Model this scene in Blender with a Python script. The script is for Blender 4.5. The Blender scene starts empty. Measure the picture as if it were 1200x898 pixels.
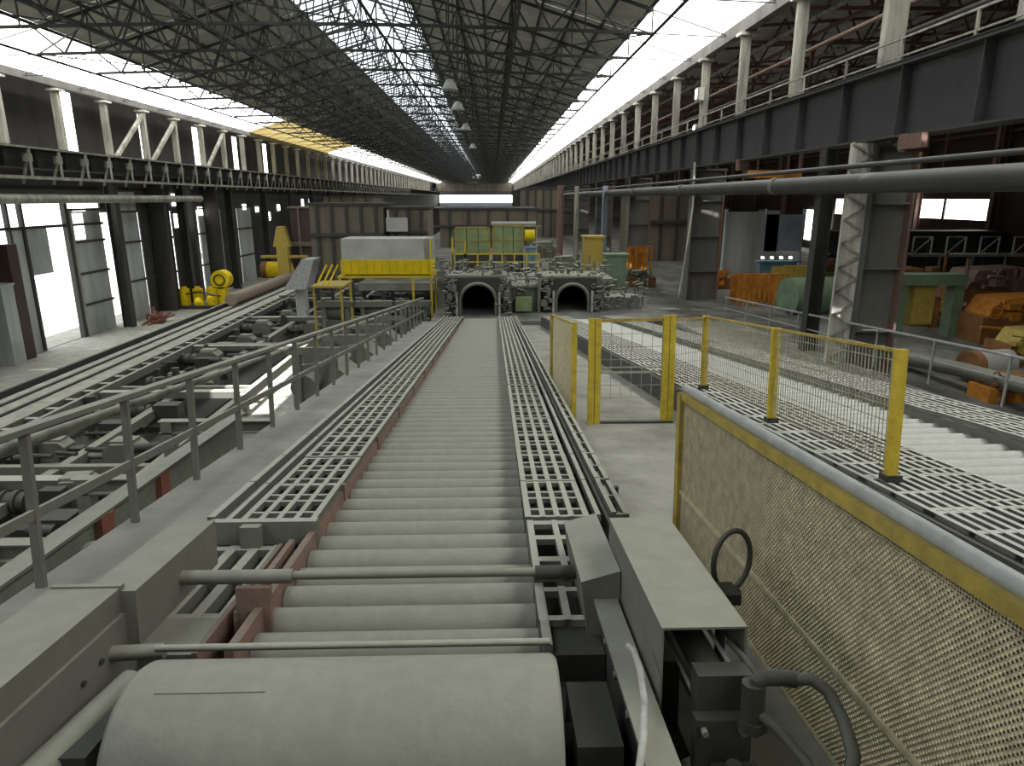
import bpy, math, random
from mathutils import Vector, Matrix
random.seed(7)
C = bpy.context.scene.collection
PI = math.pi
PH = math.radians(6.16)          # the roller tables, the walkway and the path all run down this slope, away from the camera
CZ = 10.9                        # eye height above the lower hall floor; heights below are relative to the eye

# ---------------------------------------------------------------- camera, world, sun, exposure
cam_data = bpy.data.cameras.new('camera')
cam = bpy.data.objects.new('camera', cam_data)
C.objects.link(cam)
cam_data.sensor_width = 36.0
cam_data.lens = 36.0 * 800.0 / 1200.0
cam_data.clip_end = 1500
cam.location = (0, 0, CZ)
cam.rotation_euler = (math.radians(90 - 15.176), 0, -math.radians(1.589))
sc = bpy.context.scene
sc.camera = cam
w = bpy.data.worlds.new('sky')
sc.world = w
w.use_nodes = True
w.node_tree.nodes['Background'].inputs[0].default_value = (0.93, 0.97, 1.0, 1)
w.node_tree.nodes['Background'].inputs[1].default_value = 3.0
sun_d = bpy.data.lights.new('sun', 'SUN')
sun_d.energy = 14.0
sun_d.angle = math.radians(0.6)
sun = bpy.data.objects.new('sun', sun_d)
C.objects.link(sun)
sun.location = (0, -20, 60)
sun.rotation_euler = (math.radians(30), 0, 0)     # from behind the camera, 60 degrees high
sc.view_settings.view_transform = 'Standard'
sc.view_settings.look = 'None'
sc.view_settings.gamma = 1.0
sc.view_settings.exposure = 0.0
GLASS = 4.6      # side glazing, lit by the sky
RIDGE = 1.9      # dirty ridge glazing

# ---------------------------------------------------------------- materials
def mat(name, col, dust=None, amount=0.0, rough=0.75, metal=0.0, var=0.18, scale=3.0, bump=0.15, emit=None, streak=False, side=0.45):
    m = bpy.data.materials.new(name)
    m.use_nodes = True
    nt = m.node_tree
    b = nt.nodes['Principled BSDF']
    b.inputs['Roughness'].default_value = rough
    b.inputs['Metallic'].default_value = metal
    tc = nt.nodes.new('ShaderNodeTexCoord')
    geo = nt.nodes.new('ShaderNodeNewGeometry')
    n = nt.nodes.new('ShaderNodeTexNoise')
    n.inputs['Scale'].default_value = scale
    n.inputs['Detail'].default_value = 6
    n.inputs['Roughness'].default_value = 0.65
    if streak:
        mp = nt.nodes.new('ShaderNodeMapping')
        mp.inputs['Scale'].default_value = (1, 1, 0.15)
        nt.links.new(geo.outputs['Position'], mp.inputs[0])
        nt.links.new(mp.outputs[0], n.inputs['Vector'])
    else:
        nt.links.new(geo.outputs['Position'], n.inputs['Vector'])
    mix = nt.nodes.new('ShaderNodeMix')
    mix.data_type = 'RGBA'
    mix.inputs['A'].default_value = tuple(max(0, c * (1 - var * 2)) for c in col) + (1,)
    mix.inputs['B'].default_value = tuple(min(1, c * (1 + var)) for c in col) + (1,)
    rp = nt.nodes.new('ShaderNodeMapRange')
    rp.inputs['From Min'].default_value = 0.32
    rp.inputs['From Max'].default_value = 0.68
    nt.links.new(n.outputs['Fac'], rp.inputs['Value'])
    nt.links.new(rp.outputs[0], mix.inputs['Factor'])
    out = mix.outputs['Result']
    if dust:
        sx = nt.nodes.new('ShaderNodeSeparateXYZ')
        nt.links.new(geo.outputs['Normal'], sx.inputs[0])
        dr = nt.nodes.new('ShaderNodeMapRange')      # dust lies on what faces up; low side values paint shade on the rest
        dr.inputs['From Min'].default_value = -0.1
        dr.inputs['From Max'].default_value = 0.75
        dr.inputs['To Min'].default_value = amount * side
        dr.inputs['To Max'].default_value = amount
        nt.links.new(sx.outputs['Z'], dr.inputs['Value'])
        m2 = nt.nodes.new('ShaderNodeMix')
        m2.data_type = 'RGBA'
        nt.links.new(dr.outputs[0], m2.inputs['Factor'])
        nt.links.new(out, m2.inputs['A'])
        n2 = nt.nodes.new('ShaderNodeTexNoise')
        n2.inputs['Scale'].default_value = scale * 2.3
        n2.inputs['Detail'].default_value = 5
        nt.links.new(geo.outputs['Position'], n2.inputs['Vector'])
        m3 = nt.nodes.new('ShaderNodeMix')
        m3.data_type = 'RGBA'
        m3.inputs['A'].default_value = tuple(c * 0.8 for c in dust) + (1,)
        m3.inputs['B'].default_value = tuple(min(1, c * 1.15) for c in dust) + (1,)
        nt.links.new(n2.outputs['Fac'], m3.inputs['Factor'])
        nt.links.new(m3.outputs['Result'], m2.inputs['B'])
        out = m2.outputs['Result']
    nt.links.new(out, b.inputs['Base Color'])
    if bump:
        bp = nt.nodes.new('ShaderNodeBump')
        bp.inputs['Strength'].default_value = bump
        bp.inputs['Distance'].default_value = 0.02
        n4 = nt.nodes.new('ShaderNodeTexNoise')
        n4.inputs['Scale'].default_value = scale * 8
        n4.inputs['Detail'].default_value = 4
        nt.links.new(geo.outputs['Position'], n4.inputs['Vector'])
        nt.links.new(n4.outputs['Fac'], bp.inputs['Height'])
        nt.links.new(bp.outputs[0], b.inputs['Normal'])
    if emit:
        b.inputs['Emission Color'].default_value = tuple(emit[:3]) + (1,)
        b.inputs['Emission Strength'].default_value = emit[3]
    return m

DUST = (0.36, 0.36, 0.285)
M = dict(
    dusty=mat('dusty_shaded_steel', (0.075, 0.07, 0.062), DUST, 0.95, side=0.28),  # settled dust on top; sides kept darker to add shade contrast
    grate=mat('dusty_shaded_casting', (0.05, 0.048, 0.042), (0.50, 0.50, 0.41), 0.95, scale=9, side=0.12),  # dust on top; bar sides painted dark so holes read as shade
    grate2=mat('pale_dusty_shaded_casting', (0.07, 0.065, 0.055), (0.62, 0.62, 0.54), 0.95, scale=9, side=0.12),  # dust on top, the same painted-in shade on the bar sides
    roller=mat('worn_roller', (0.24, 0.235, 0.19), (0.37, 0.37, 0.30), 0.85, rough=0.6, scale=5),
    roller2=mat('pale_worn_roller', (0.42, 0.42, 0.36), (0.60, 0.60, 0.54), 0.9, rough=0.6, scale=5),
    rust=mat('rusty_dusty_steel', (0.23, 0.10, 0.075), DUST, 0.45, scale=6),
    redpaint=mat('red_primer', (0.25, 0.06, 0.04), DUST, 0.2, scale=6),
    girder=mat('dark_girder_paint', (0.045, 0.047, 0.048), (0.16, 0.16, 0.15), 0.45, scale=1.5, rough=0.65, streak=True),
    column=mat('grey_column_paint', (0.17, 0.165, 0.145), None, 0, scale=0.8, streak=True),
    steel=mat('dark_steel', (0.035, 0.034, 0.032), (0.14, 0.14, 0.12), 0.4, scale=2),
    truss=mat('truss_steel', (0.06, 0.06, 0.053), None, 0, scale=1, bump=0),
    post=mat('pale_painted_steel', (0.74, 0.72, 0.62), None, 0, scale=2.2, var=0.3, streak=True),
    bpost=mat('beige_painted_steel', (0.42, 0.41, 0.34), None, 0, scale=2.2, var=0.3, streak=True),
    roof=mat('roof_sheet', (0.64, 0.63, 0.57), None, 0, scale=0.5, bump=0),
    roofd=mat('grimy_roof_sheet', (0.46, 0.45, 0.41), None, 0, scale=0.5, bump=0),
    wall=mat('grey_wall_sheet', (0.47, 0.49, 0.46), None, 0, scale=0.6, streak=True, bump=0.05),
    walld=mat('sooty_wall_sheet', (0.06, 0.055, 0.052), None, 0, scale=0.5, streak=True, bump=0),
    rustwall=mat('rusty_wall_sheet', (0.075, 0.045, 0.038), None, 0, scale=0.7, streak=True, bump=0),
    concrete=mat('dusty_concrete', (0.33, 0.33, 0.285), None, 0, scale=1.2, var=0.13, rough=0.95, bump=0.1),
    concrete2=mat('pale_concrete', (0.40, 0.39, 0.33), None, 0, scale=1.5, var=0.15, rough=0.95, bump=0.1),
    platform=mat('worn_deck', (0.20, 0.195, 0.17), None, 0, scale=0.6, var=0.3, rough=0.95),
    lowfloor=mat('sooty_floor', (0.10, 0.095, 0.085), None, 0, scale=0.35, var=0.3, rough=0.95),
    yellow=mat('yellow_safety_paint', (0.68, 0.50, 0.03), (0.5, 0.45, 0.2), 0.12, scale=8, var=0.14, rough=0.5),
    dyellow=mat('dusty_yellow_paint', (0.50, 0.36, 0.04), (0.42, 0.38, 0.2), 0.35, scale=8, rough=0.7),
    wire=mat('tan_mesh_wire', (0.66, 0.58, 0.36), DUST, 0.3, scale=10, bump=0),
    greywire=mat('grey_mesh_wire', (0.42, 0.41, 0.30), None, 0, scale=10, bump=0),
    brightyellow=mat('bright_yellow_paint', (0.85, 0.62, 0.0), None, 0, scale=1.5, var=0.08),
    offwhite=mat('off_white_panel', (0.50, 0.50, 0.47), None, 0, scale=0.8, var=0.1),
    galv=mat('galvanised_rail', (0.42, 0.43, 0.42), (0.5, 0.5, 0.46), 0.3, scale=5, rough=0.6),
    green=mat('pale_green_paint', (0.28, 0.36, 0.17), None, 0, scale=1.2, var=0.15),
    dgreen=mat('machine_green_paint', (0.12, 0.22, 0.13), (0.3, 0.33, 0.22), 0.4, scale=1.5),
    gmach=mat('greenish_grey_machine', (0.13, 0.14, 0.10), DUST, 0.8, scale=3, side=0.25),
    orange=mat('orange_paint', (0.62, 0.24, 0.025), None, 0, scale=1.5, var=0.25),
    orust=mat('orange_rust', (0.28, 0.11, 0.03), (0.35, 0.22, 0.1), 0.4, scale=2, var=0.3),
    blue=mat('blue_paint', (0.16, 0.30, 0.36), None, 0, scale=2),
    palepanel=mat('pale_blue_panel', (0.40, 0.45, 0.52), None, 0, scale=1, var=0.1),
    brown=mat('brown_cladding', (0.19, 0.16, 0.115), None, 0, scale=0.7, streak=True, bump=0),
    pipe=mat('rust_brown_pipe', (0.22, 0.13, 0.09), DUST, 0.4, scale=2),
    black=mat('black_rubber', (0.03, 0.03, 0.028), DUST, 0.35, scale=8),
    grime=mat('greasy_steel', (0.022, 0.022, 0.02), DUST, 0.14, scale=7, rough=0.6),
    cable=mat('white_hose', (0.62, 0.61, 0.56), DUST, 0.2, scale=12),
    shade_black=mat('painted_shade_black', (0.028, 0.027, 0.024), DUST, 0.06, scale=6),  # near-black standing in for the shade below gratings and frames
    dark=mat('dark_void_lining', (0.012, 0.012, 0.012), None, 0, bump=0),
    glass=mat('sky_lit_glazing', (0.8, 0.8, 0.8), emit=(1.0, 1.0, 0.97, GLASS), bump=0),
    ridge=mat('dirty_ridge_glazing', (0.35, 0.38, 0.4), emit=(0.86, 0.95, 1.0, RIDGE), bump=0, scale=1),
    yglass=mat('yellowed_glazing', (0.4, 0.33, 0.12), emit=(0.85, 0.66, 0.25, 0.9), bump=0, scale=1),
    lamp=mat('lamp_glass', (0.8, 0.8, 0.8), emit=(1, 1, 0.95, 3.0), bump=0),
)

# ---------------------------------------------------------------- mesh helpers
class MB:
    def __init__(s): s.v = []; s.f = []; s.s = []
    def add(s, vs, fs, sm=False):
        o = len(s.v); s.v += [tuple(p) for p in vs]
        s.f += [tuple(i + o for i in f) for f in fs]; s.s += [sm] * len(fs)
    def box(s, x0, x1, y0, y1, z0, z1):
        s.add([(x0,y0,z0),(x1,y0,z0),(x1,y1,z0),(x0,y1,z0),(x0,y0,z1),(x1,y0,z1),(x1,y1,z1),(x0,y1,z1)],
              [(0,3,2,1),(4,5,6,7),(0,1,5,4),(1,2,6,5),(2,3,7,6),(3,0,4,7)]); return s
    def bar(s, p, q, w, h=None, up=(0,0,1)):
        h = h or w; p = Vector(p); q = Vector(q); d = (q-p).normalized(); u = Vector(up)
        if abs(d.dot(u)) > 0.98: u = Vector((0,1,0))
        a = d.cross(u).normalized()*(w/2); b = a.cross(d).normalized()*(h/2)
        vs = [p-a-b,p+a-b,p+a+b,p-a+b,q-a-b,q+a-b,q+a+b,q-a+b]
        s.add(vs, [(3,2,1,0),(4,5,6,7),(0,1,5,4),(1,2,6,5),(2,3,7,6),(3,0,4,7)]); return s
    def tube(s, p, q, r, n=10, r2=None):
        return s.path([p, q], r, n, r2)
    def path(s, pts, r, n=8, r2=None, closed=False):
        pts = [Vector(p) for p in pts]; k = len(pts); rings = []; u = None
        for i, p in enumerate(pts):
            if closed: d = pts[(i+1)%k]-pts[i-1]
            else: d = (pts[min(i+1,k-1)]-pts[max(i-1,0)])
            d.normalize()
            if u is None:
                u = Vector((0,0,1)) if abs(d.z) < 0.9 else Vector((1,0,0))
            a = d.cross(u).normalized(); b = a.cross(d).normalized(); u = b
            rr = r if r2 is None else r+(r2-r)*i/(k-1)
            rings.append([p+a*math.cos(t*2*PI/n)*rr+b*math.sin(t*2*PI/n)*rr for t in range(n)])
        vs = [v for ring in rings for v in ring]; fs = []
        m = k if closed else k-1
        for i in range(m):
            j = (i+1) % k
            for t in range(n): fs.append((i*n+t, i*n+(t+1)%n, j*n+(t+1)%n, j*n+t))
        s.add(vs, fs, True)
        if not closed:
            s.add(rings[0], [tuple(reversed(range(n)))]); s.add(rings[-1], [tuple(range(n))])
        return s
    def ring(s, c, R, r, ax='y', n=24, m=6):
        pts = []
        for t in range(n):
            a = t*2*PI/n; x, y = R*math.cos(a), R*math.sin(a)
            pts.append(Vector(c)+(Vector((x,0,y)) if ax == 'y' else Vector((0,x,y)) if ax == 'x' else Vector((x,y,0))))
        return s.path(pts, r, m, closed=True)
    def prism(s, prof, a, b, ax='y', sm=False):
        n = len(prof)
        def P(u, v, t): return (u,t,v) if ax == 'y' else (t,u,v) if ax == 'x' else (u,v,t)
        vs = [P(u,v,a) for u,v in prof]+[P(u,v,b) for u,v in prof]
        s.add(vs, [(i,(i+1)%n,(i+1)%n+n,i+n) for i in range(n)], sm)
        s.add(vs[:n], [tuple(reversed(range(n)))]); s.add(vs[n:], [tuple(range(n))]); return s
    def ibeam(s, p, q, w, h, t=0.04):                      # H section bar, web upright
        p = Vector(p); q = Vector(q); d = (q-p).normalized()
        u = Vector((0,0,1)) if abs(d.z) < .9 else Vector((1,0,0))
        a = d.cross(u).normalized(); b = a.cross(d).normalized()
        s.bar(p+b*(h/2-t/2), q+b*(h/2-t/2), w, t, b); s.bar(p-b*(h/2-t/2), q-b*(h/2-t/2), w, t, b)
        s.bar(p, q, t, h-2*t, b); return s
    def mesh(s, name, m, off=(0,0,0)):
        me = bpy.data.meshes.new(name)
        ox, oy, oz = off
        me.from_pydata([(x-ox,y-oy,z-oz) for x,y,z in s.v], [], s.f)
        me.polygons.foreach_set('use_smooth', s.s)
        me.materials.append(M[m]); me.validate(); me.update(); return me

OFF = {}
def place(o, loc, slope=False, yaw=0):
    T = Matrix.Translation((0,0,CZ))
    if slope: T = T @ Matrix.Rotation(-PH, 4, 'X')
    o.matrix_world = T @ Matrix.Translation(loc) @ Matrix.Rotation(yaw, 4, 'Z')
def tag(o, label=None, cat=None, group=None, kind=None):
    if label: o['label'] = label
    if cat: o['category'] = cat
    if group: o['group'] = group
    if kind: o['kind'] = kind
    return o
def thing(name, label, cat, loc, group=None, slope=False, yaw=0, off=None):
    o = bpy.data.objects.new(name, None); o.empty_display_size = 0.2; C.objects.link(o)
    place(o, loc, slope, yaw); OFF[o.name] = loc if off is None else off
    return tag(o, label, cat, group)
def part(par, name, mb, m, label=None, kind=None):
    me = mb.mesh(name, m, OFF[par.name])
    o = bpy.data.objects.new(name, me); C.objects.link(o); o.parent = par
    OFF[o.name] = OFF[par.name]
    return tag(o, label, None, None, kind)
def inst(par, name, me, pos):                                # shared mesh piece at pos (same frame as the thing's)
    o = bpy.data.objects.new(name, me); C.objects.link(o); o.parent = par
    f = OFF[par.name]; o.location = (pos[0]-f[0], pos[1]-f[1], pos[2]-f[2]); return o
def solo(name, label, cat, mb, m, loc, group=None, slope=False):
    o = bpy.data.objects.new(name, mb.mesh(name, m, loc)); C.objects.link(o)
    place(o, loc, slope); OFF[o.name] = loc
    return tag(o, label, cat, group)
def struct(name, mb, m, slope=False, parent=None):
    o = bpy.data.objects.new(name, mb.mesh(name, m)); C.objects.link(o); OFF[o.name] = (0,0,0)
    if parent: o.parent = parent
    else: place(o, (0,0,0), slope)
    return tag(o, None, None, None, 'structure')
def dup(root, loc, label=None, slope=False, yaw=0, group=None, scale=None):
    r = root.copy(); C.objects.link(r); place(r, loc, slope, yaw)
    if scale: r.scale = scale
    if label: r['label'] = label
    if group: r['group'] = group
    for ch in list(root.children):
        c = ch.copy(); C.objects.link(c); c.parent = r
        for g in list(ch.children):
            d = g.copy(); C.objects.link(d); d.parent = c
    return r

# ================================================================ THE HALL
BAY = 6.5
Y0, Y1 = -26.0, 429.5            # hall ends
def roofz(x): return 8.5 + 0.3*(x+32.4) if x < -10 else 8.5 + 0.3*(12.5-x)
# --- floors
struct('floor', MB().box(-60, 60, -30, 470, -11.3, -10.9), 'lowfloor')
struct('floor_platform', MB().box(-2.9, 36, 31.2, 46, -6.0, -5.5).box(-9, 36, 46, 430, -6.0, -5.5)
       .box(8.2, 36, -26, 31.2, -6.0, -5.5), 'platform')
# pale apron on the lower floor in front of the door bay
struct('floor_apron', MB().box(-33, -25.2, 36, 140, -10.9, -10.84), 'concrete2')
# --- walls
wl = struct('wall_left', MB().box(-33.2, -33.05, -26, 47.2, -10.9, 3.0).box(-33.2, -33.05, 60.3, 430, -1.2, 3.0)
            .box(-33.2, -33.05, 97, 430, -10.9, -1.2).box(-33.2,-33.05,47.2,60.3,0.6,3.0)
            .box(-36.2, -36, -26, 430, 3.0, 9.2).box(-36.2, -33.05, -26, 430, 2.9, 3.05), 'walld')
# lower sheets, each of them a panel with an open joint
def wall_sheets(y0, y1, zs, m, gap=0.07):
    for a, b in zip(zs[:-1], zs[1:]):
        part(wl, 'wall_panel', MB().box(-33.12, -33.0, y0, y1, a+gap, b-gap/2), m)
        part(wl, 'wall_ledge', MB().box(-33.0, -32.86, y0-.1, y1+.1, b-0.08, b+0.1), 'steel')
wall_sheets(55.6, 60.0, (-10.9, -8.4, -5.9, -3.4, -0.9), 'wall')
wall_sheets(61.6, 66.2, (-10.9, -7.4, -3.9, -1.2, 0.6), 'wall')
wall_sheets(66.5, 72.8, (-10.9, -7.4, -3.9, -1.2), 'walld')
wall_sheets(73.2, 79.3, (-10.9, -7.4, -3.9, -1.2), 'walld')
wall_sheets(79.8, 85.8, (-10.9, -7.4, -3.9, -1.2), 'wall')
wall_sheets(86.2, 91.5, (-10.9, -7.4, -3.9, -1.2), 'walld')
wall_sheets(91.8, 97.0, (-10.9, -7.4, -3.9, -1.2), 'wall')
part(wl, 'wall_panel', MB().box(-33.12, -33.0, 48.7, 49.9, -10.9, -2.0), 'wall')
part(wl, 'wall_panel', MB().box(-33.1, -32.95, 50.3, 52.6, -5.4, -2.1), 'wall', label='loose grey sheet closing the upper left of the bright doorway')
# framed door bay, open to the day outside
d1 = struct('door_1', MB().box(-33.15, -32.85, 49.9, 50.15, -10.9, 0.2).box(-33.15, -32.85, 48.45, 48.65, -10.9, 0.2)
            .box(-33.15, -32.8, 54.9, 55.3, -10.9, 0.2).box(-33.1, -32.9, 47.2, 60.2, -2.15, -1.95).box(-33.2, -32.8, 47.2, 60.3, 0.2, 0.6), 'steel')
part(d1, 'door_post', MB().box(-32.85, -32.7, 55.3, 55.5, -10.9, -1), 'bpost')
struct('floor_yard', MB().box(-60, -33.2, 30, 130, -10.92, -10.86), 'concrete2')
# slots of daylight high in the left wall
win = struct('window_1', MB().box(-35.99, -35.95, 62.0, 63.6, 3.3, 8.6), 'glass')
for y in (75.0, 88.0, 101.0, 114.0):
    part(win, 'pane', MB().box(-35.99, -35.95, y, y+1.6, 3.6, 8.2), 'glass')
win = struct('window_2', MB().box(-32.98, -32.95, 56.2, 58.0, -1.0, 0.55), 'glass')
for y, a, b in ((56.1, -3.2, -1.2), (73.6, -3.0, -1.6), (73.6,-.8,.4), (79.7, -1.9, -1.0), (94, -1.5, -.8), (99, -1.9, -1.2), (104, -3.2, -2.0), (109,-1.9,-1.0), (123, -1.4, -0.2), (128,-1.2,-.2)):
    part(win, 'pane', MB().box(-32.98, -32.95, y, y+1.3, a, b), 'glass')
# right-hand neighbour bay
wr = struct('wall_right', MB().box(36, 36.2, -26, 50, -6, 12).box(36, 36.2, 50, 73, -6, -1.6).box(36, 36.2, 50, 73, -0.1, 12)
            .box(36, 36.2, 73, 430, -6, 12), 'rustwall')
for k, z in enumerate((1.5, 3.0, 4.5, 6.0, 7.5, 9.0)):
    part(wr, 'girt', MB().bar((35.9, 20, z), (35.9, 430, z), 0.2, 0.16), 'bpost' if k % 2 else 'rust')
for k in range(12):
    y = 40+k*9.0
    part(wr, 'wall_post', MB().ibeam((35.5, y, -5.5), (35.5, y, 11.5), 0.4, 0.5), 'rust')
w3 = struct('window_3', MB().box(36.0, 36.05, 50, 73, -1.6, -0.1), 'glass')
for y in (55, 61, 67): part(w3, 'glazing_bar', MB().box(35.9, 36.0, y, y+0.25, -1.7, 0), 'steel')
w4 = struct('window_4', MB().box(35.9, 35.95, 73.5, 79.5, -4.6, -1.3), 'glass')
w5 = struct('window_5', MB().box(35.9, 35.95, 86, 94, -5.2, -1.5), 'palepanel')
struct('ceiling_right_bay', MB().add([(12.5,-26,8.0),(36.2,-26,12),(36.2,430,12),(12.5,430,8.0)], [(0,1,2,3)]) or MB().box(12.9, 36.2, -26, 430, 11.6, 11.8).box(12.7, 12.9, -26, 430, 8.3, 11.8), 'roofd')
# dim clutter of roof members in the neighbour bay
neigh = MB()
for k in range(40):
    y = 18+k*BAY
    neigh.bar((12.8, y, 7.6), (36, y, 7.6), 0.15); neigh.bar((12.8, y, 9.6), (36, y, 11.2), 0.15)
    for i in range(8):
        x = 13+i*2.9; neigh.bar((x, y, 7.6), (x+1.45, y, 10.2), 0.09); neigh.bar((x+1.45, y, 10.2), (x+2.9, y, 7.6), 0.09)
for k in range(11):
    x = 14+k*2.05; part(wr, 'bay_purlin', MB().bar((x, 5, 7.5+k*.3), (x, 425, 7.5+k*.3), .14), ('bpost','rust','steel')[k%3])
for k in range(5):
    part(wr, 'bay_rail', MB().bar((17+k*3.5, 5, 3.2+k*1.0), (17+k*3.5, 425, 3.2+k*1.0), .14, .3), ('rust','column','bpost','rust','column')[k])
for k in range(16):
    y = 22+k*8.5; neigh.bar((17, y, 1), (17, y, 8), .16); neigh.bar((24, y+3, 1), (24, y+3, 9), .2); neigh.bar((30.5, y, 1), (30.5, y, 10), .16)
part(wr, 'bay_lattice', neigh, 'rust', kind='stuff')
# end walls
wb = struct('wall_back', MB().box(-36, 36, 430, 430.5, -10.9, 17), 'walld')
w6 = struct('window_6', MB().box(-32, 12, 429.6, 429.8, -2.8, 1.6), 'glass')
part(w6, 'grey_panel', MB().box(-32, 12, 429.4, 429.55, -10, -3.0), 'palepanel')
struct('window_7', MB().box(-13, -7, 429.3, 429.5, 11.3, 14), 'glass')
struct('wall_front', MB().box(-36, 36, -26.5, -26, -10.9, 17), 'walld')

# --- roof
ceil = struct('ceiling', MB().box(-36.2, -32.4, -26, 430, 8.75, 8.9), 'roofd')
def roofpanel(xa, xb, L, m):
    za, zb = roofz(xa), roofz(xb); xm = (xa+xb)/2; zm = (za+zb)/2
    return MB().add([(xa-xm,0,za-zm),(xb-xm,0,zb-zm),(xb-xm,L,zb-zm),(xa-xm,L,za-zm),
                     (xa-xm,0,za-zm+.08),(xb-xm,0,zb-zm+.08),(xb-xm,L,zb-zm+.08),(xa-xm,L,za-zm+.08)],
                    [(0,3,2,1),(4,5,6,7),(0,1,5,4),(1,2,6,5),(2,3,7,6),(3,0,4,7)]) or None
def rp_mesh(xa, xb, L, m):
    mb = MB(); za, zb = roofz(xa), roofz(xb); xm = (xa+xb)/2; zm = (za+zb)/2
    mb.add([(xa-xm,0,za-zm),(xb-xm,0,zb-zm),(xb-xm,L,zb-zm),(xa-xm,L,za-zm),
            (xa-xm,0,za-zm+.08),(xb-xm,0,zb-zm+.08),(xb-xm,L,zb-zm+.08),(xa-xm,L,za-zm+.08)],
           [(0,3,2,1),(4,5,6,7),(0,1,5,4),(1,2,6,5),(2,3,7,6),(3,0,4,7)])
    return mb.mesh('roof_panel', m), (xm, zm)
NB = 70
FAR = 41                        # bays built panel by panel
bands = [(-27.2, -24.0), (-24.0, -20.8), (-20.8, -17.6), (-17.6, -14.5), (-5.9, -2.3), (-2.3, 1.3), (1.3, 4.9), (4.9, 8.4)]
for bi, (xa, xb) in enumerate(bands):
    me, (xm, zm) = rp_mesh(xa+0.02, xb-0.02, BAY-0.04, 'roof' if xa > -6 and bi < 7 else ('roof' if bi in (0,1,3,7) else 'roofd'))
    for k in range(6, 6+35):
        inst(ceil, 'roof_panel', me, (xm, Y0+k*BAY, zm+random.uniform(-.02, .02)))
    rest = MB()
    za, zb = roofz(xa), roofz(xb)
    for ya, yb in ((Y0, Y0+6*BAY), (Y0+41*BAY, Y1+1)):
        rest.add([(xa,ya,za),(xb,ya,zb),(xb,yb,zb),(xa,yb,za)], [(0,1,2,3)])
    part(ceil, 'far_roof_sheeting', rest, 'roof', kind='stuff')
for x in (-27.2, -25.6, -24.0, -22.4, -20.8, -19.2, -17.6, -16.1, -14.5, -11.6, -8.8, -5.9, -4.1, -2.3, -.5, 1.3, 3.1, 4.9, 6.7, 8.4):
    part(ceil, 'purlin', MB().bar((x, Y0, roofz(x)-0.1), (x, Y1, roofz(x)-0.1), 0.13, 0.16), 'truss')
# glazing: left strip (window_8), ridge (window_9), right strip (window_10); a pane per bay
def glazing(name, spans, pick, skip=None, bars=0):
    root = None
    for (xa, xb) in spans:
        cache = {}
        for k in range(NB):
            mname = pick(k)
            if skip and skip(k, xa): continue
            if mname not in cache:
                xm = (xa+xb)/2; za, zb = roofz(xa), roofz(xb); zm = (za+zb)/2; mb = MB()
                mb.add([(xa-xm,0,za-zm),(xb-xm,0,zb-zm),(xb-xm,BAY-.06,zb-zm),(xa-xm,BAY-.06,za-zm)], [(0,1,2,3)])
                cache[mname] = (mb.mesh('pane', mname), xm, zm)
            me, xm, zm = cache[mname]
            if root is None:
                root = bpy.data.objects.new(name, me); C.objects.link(root); OFF[root.name] = (xm, Y0, zm)
                place(root, (xm, Y0, zm)); root['kind'] = 'structure'; continue
            inst(root, 'pane', me, (xm, Y0+k*BAY, zm+.03))
    if bars:
        gb = MB()
        xa, xb = spans[0][0], spans[-1][1]
        for k in range(int(NB*BAY/bars)):
            y = Y0+k*bars
            gb.bar((xa, y, roofz(xa)-.03), (max(xa, min(xb, -10.05)), y, roofz(max(xa, min(xb, -10.05)))-.03), 0.12, .1)
            if xb > -10 > xa: gb.bar((-10.05, y, roofz(-10.05)-.03), (xb, y, roofz(xb)-.03), 0.12, .1)
        part(root, 'glazing_bars', gb, 'truss', kind='stuff')
    return root
glazing('window_8', [(-32.4, -27.2)], lambda k: 'yglass' if 19 <= k < 26 else 'glass')
glazing('window_9', [(-14.5, -11.6), (-11.6, -8.8), (-8.8, -5.9)], lambda k: 'ridge', skip=lambda k, xa: xa < -14 and k in (7, 8), bars=BAY/4)  # ridge panes left out, out of view, to let sun reach the floor
glazing('window_10', [(8.4, 12.5)], lambda k: 'glass')
# trusses
tr_top = MB(); tr_bot = MB(); tr_web = MB()
xs = [-32.4+i*(44.9/16) for i in range(17)]
RB = [-27.2, -24.0, -20.8, -17.6, -14.5, -10.05, -5.9, -2.3, 1.3, 4.9, 8.4]
def tc(x): return roofz(x)-0.32
def bc(x): return 8.15+0.5*math.sin(PI*(x+32.4)/44.9)
for a, b in zip(RB[:-1], RB[1:]):
    tr_top.bar((a,0,tc(a)), (b,0,tc(b)), .15); tr_bot.bar((a,0,bc(a)), (b,0,bc(b)), .15)
    m_ = (a+b)/2
    tr_web.bar((a,0,tc(a)), (m_,0,bc(m_)), .09); tr_web.bar((m_,0,bc(m_)), (b,0,tc(b)), .09)
    tr_web.bar((b,0,bc(b)), (b,0,tc(b)), .07)
for a, b in ((-32.4, -27.2), (8.4, 12.5)): tr_top.bar((a,0,tc(a)), (b,0,tc(b)), .05); tr_bot.bar((a,0,bc(a)), (b,0,bc(b)), .05)
t0 = thing('roof_truss', 'dark steel lattice roof truss spanning the hall under the roof', 'roof truss', (-10, 32.5, 8.1), 'roof trusses one behind the other down the hall', off=(-10, 0, 8.1))
part(t0, 'top_chord', tr_top, 'truss'); part(t0, 'bottom_chord', tr_bot, 'truss'); part(t0, 'web_members', tr_web, 'truss')
TR = ['nearest', 'second', 'third', 'fourth', 'fifth', 'sixth', 'seventh', 'eighth', 'ninth', 'tenth', 'eleventh', 'twelfth', 'thirteenth', 'fourteenth', 'fifteenth', 'sixteenth']
for k in range(10, 10+60):
    y = Y0+k*BAY
    n_ = k-9
    if y <= 425: dup(t0, (-10, y, 8.1), (TR[n_]+' dark lattice truss across the roof, counted from the top of the picture') if n_ < 14 else None)
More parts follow.
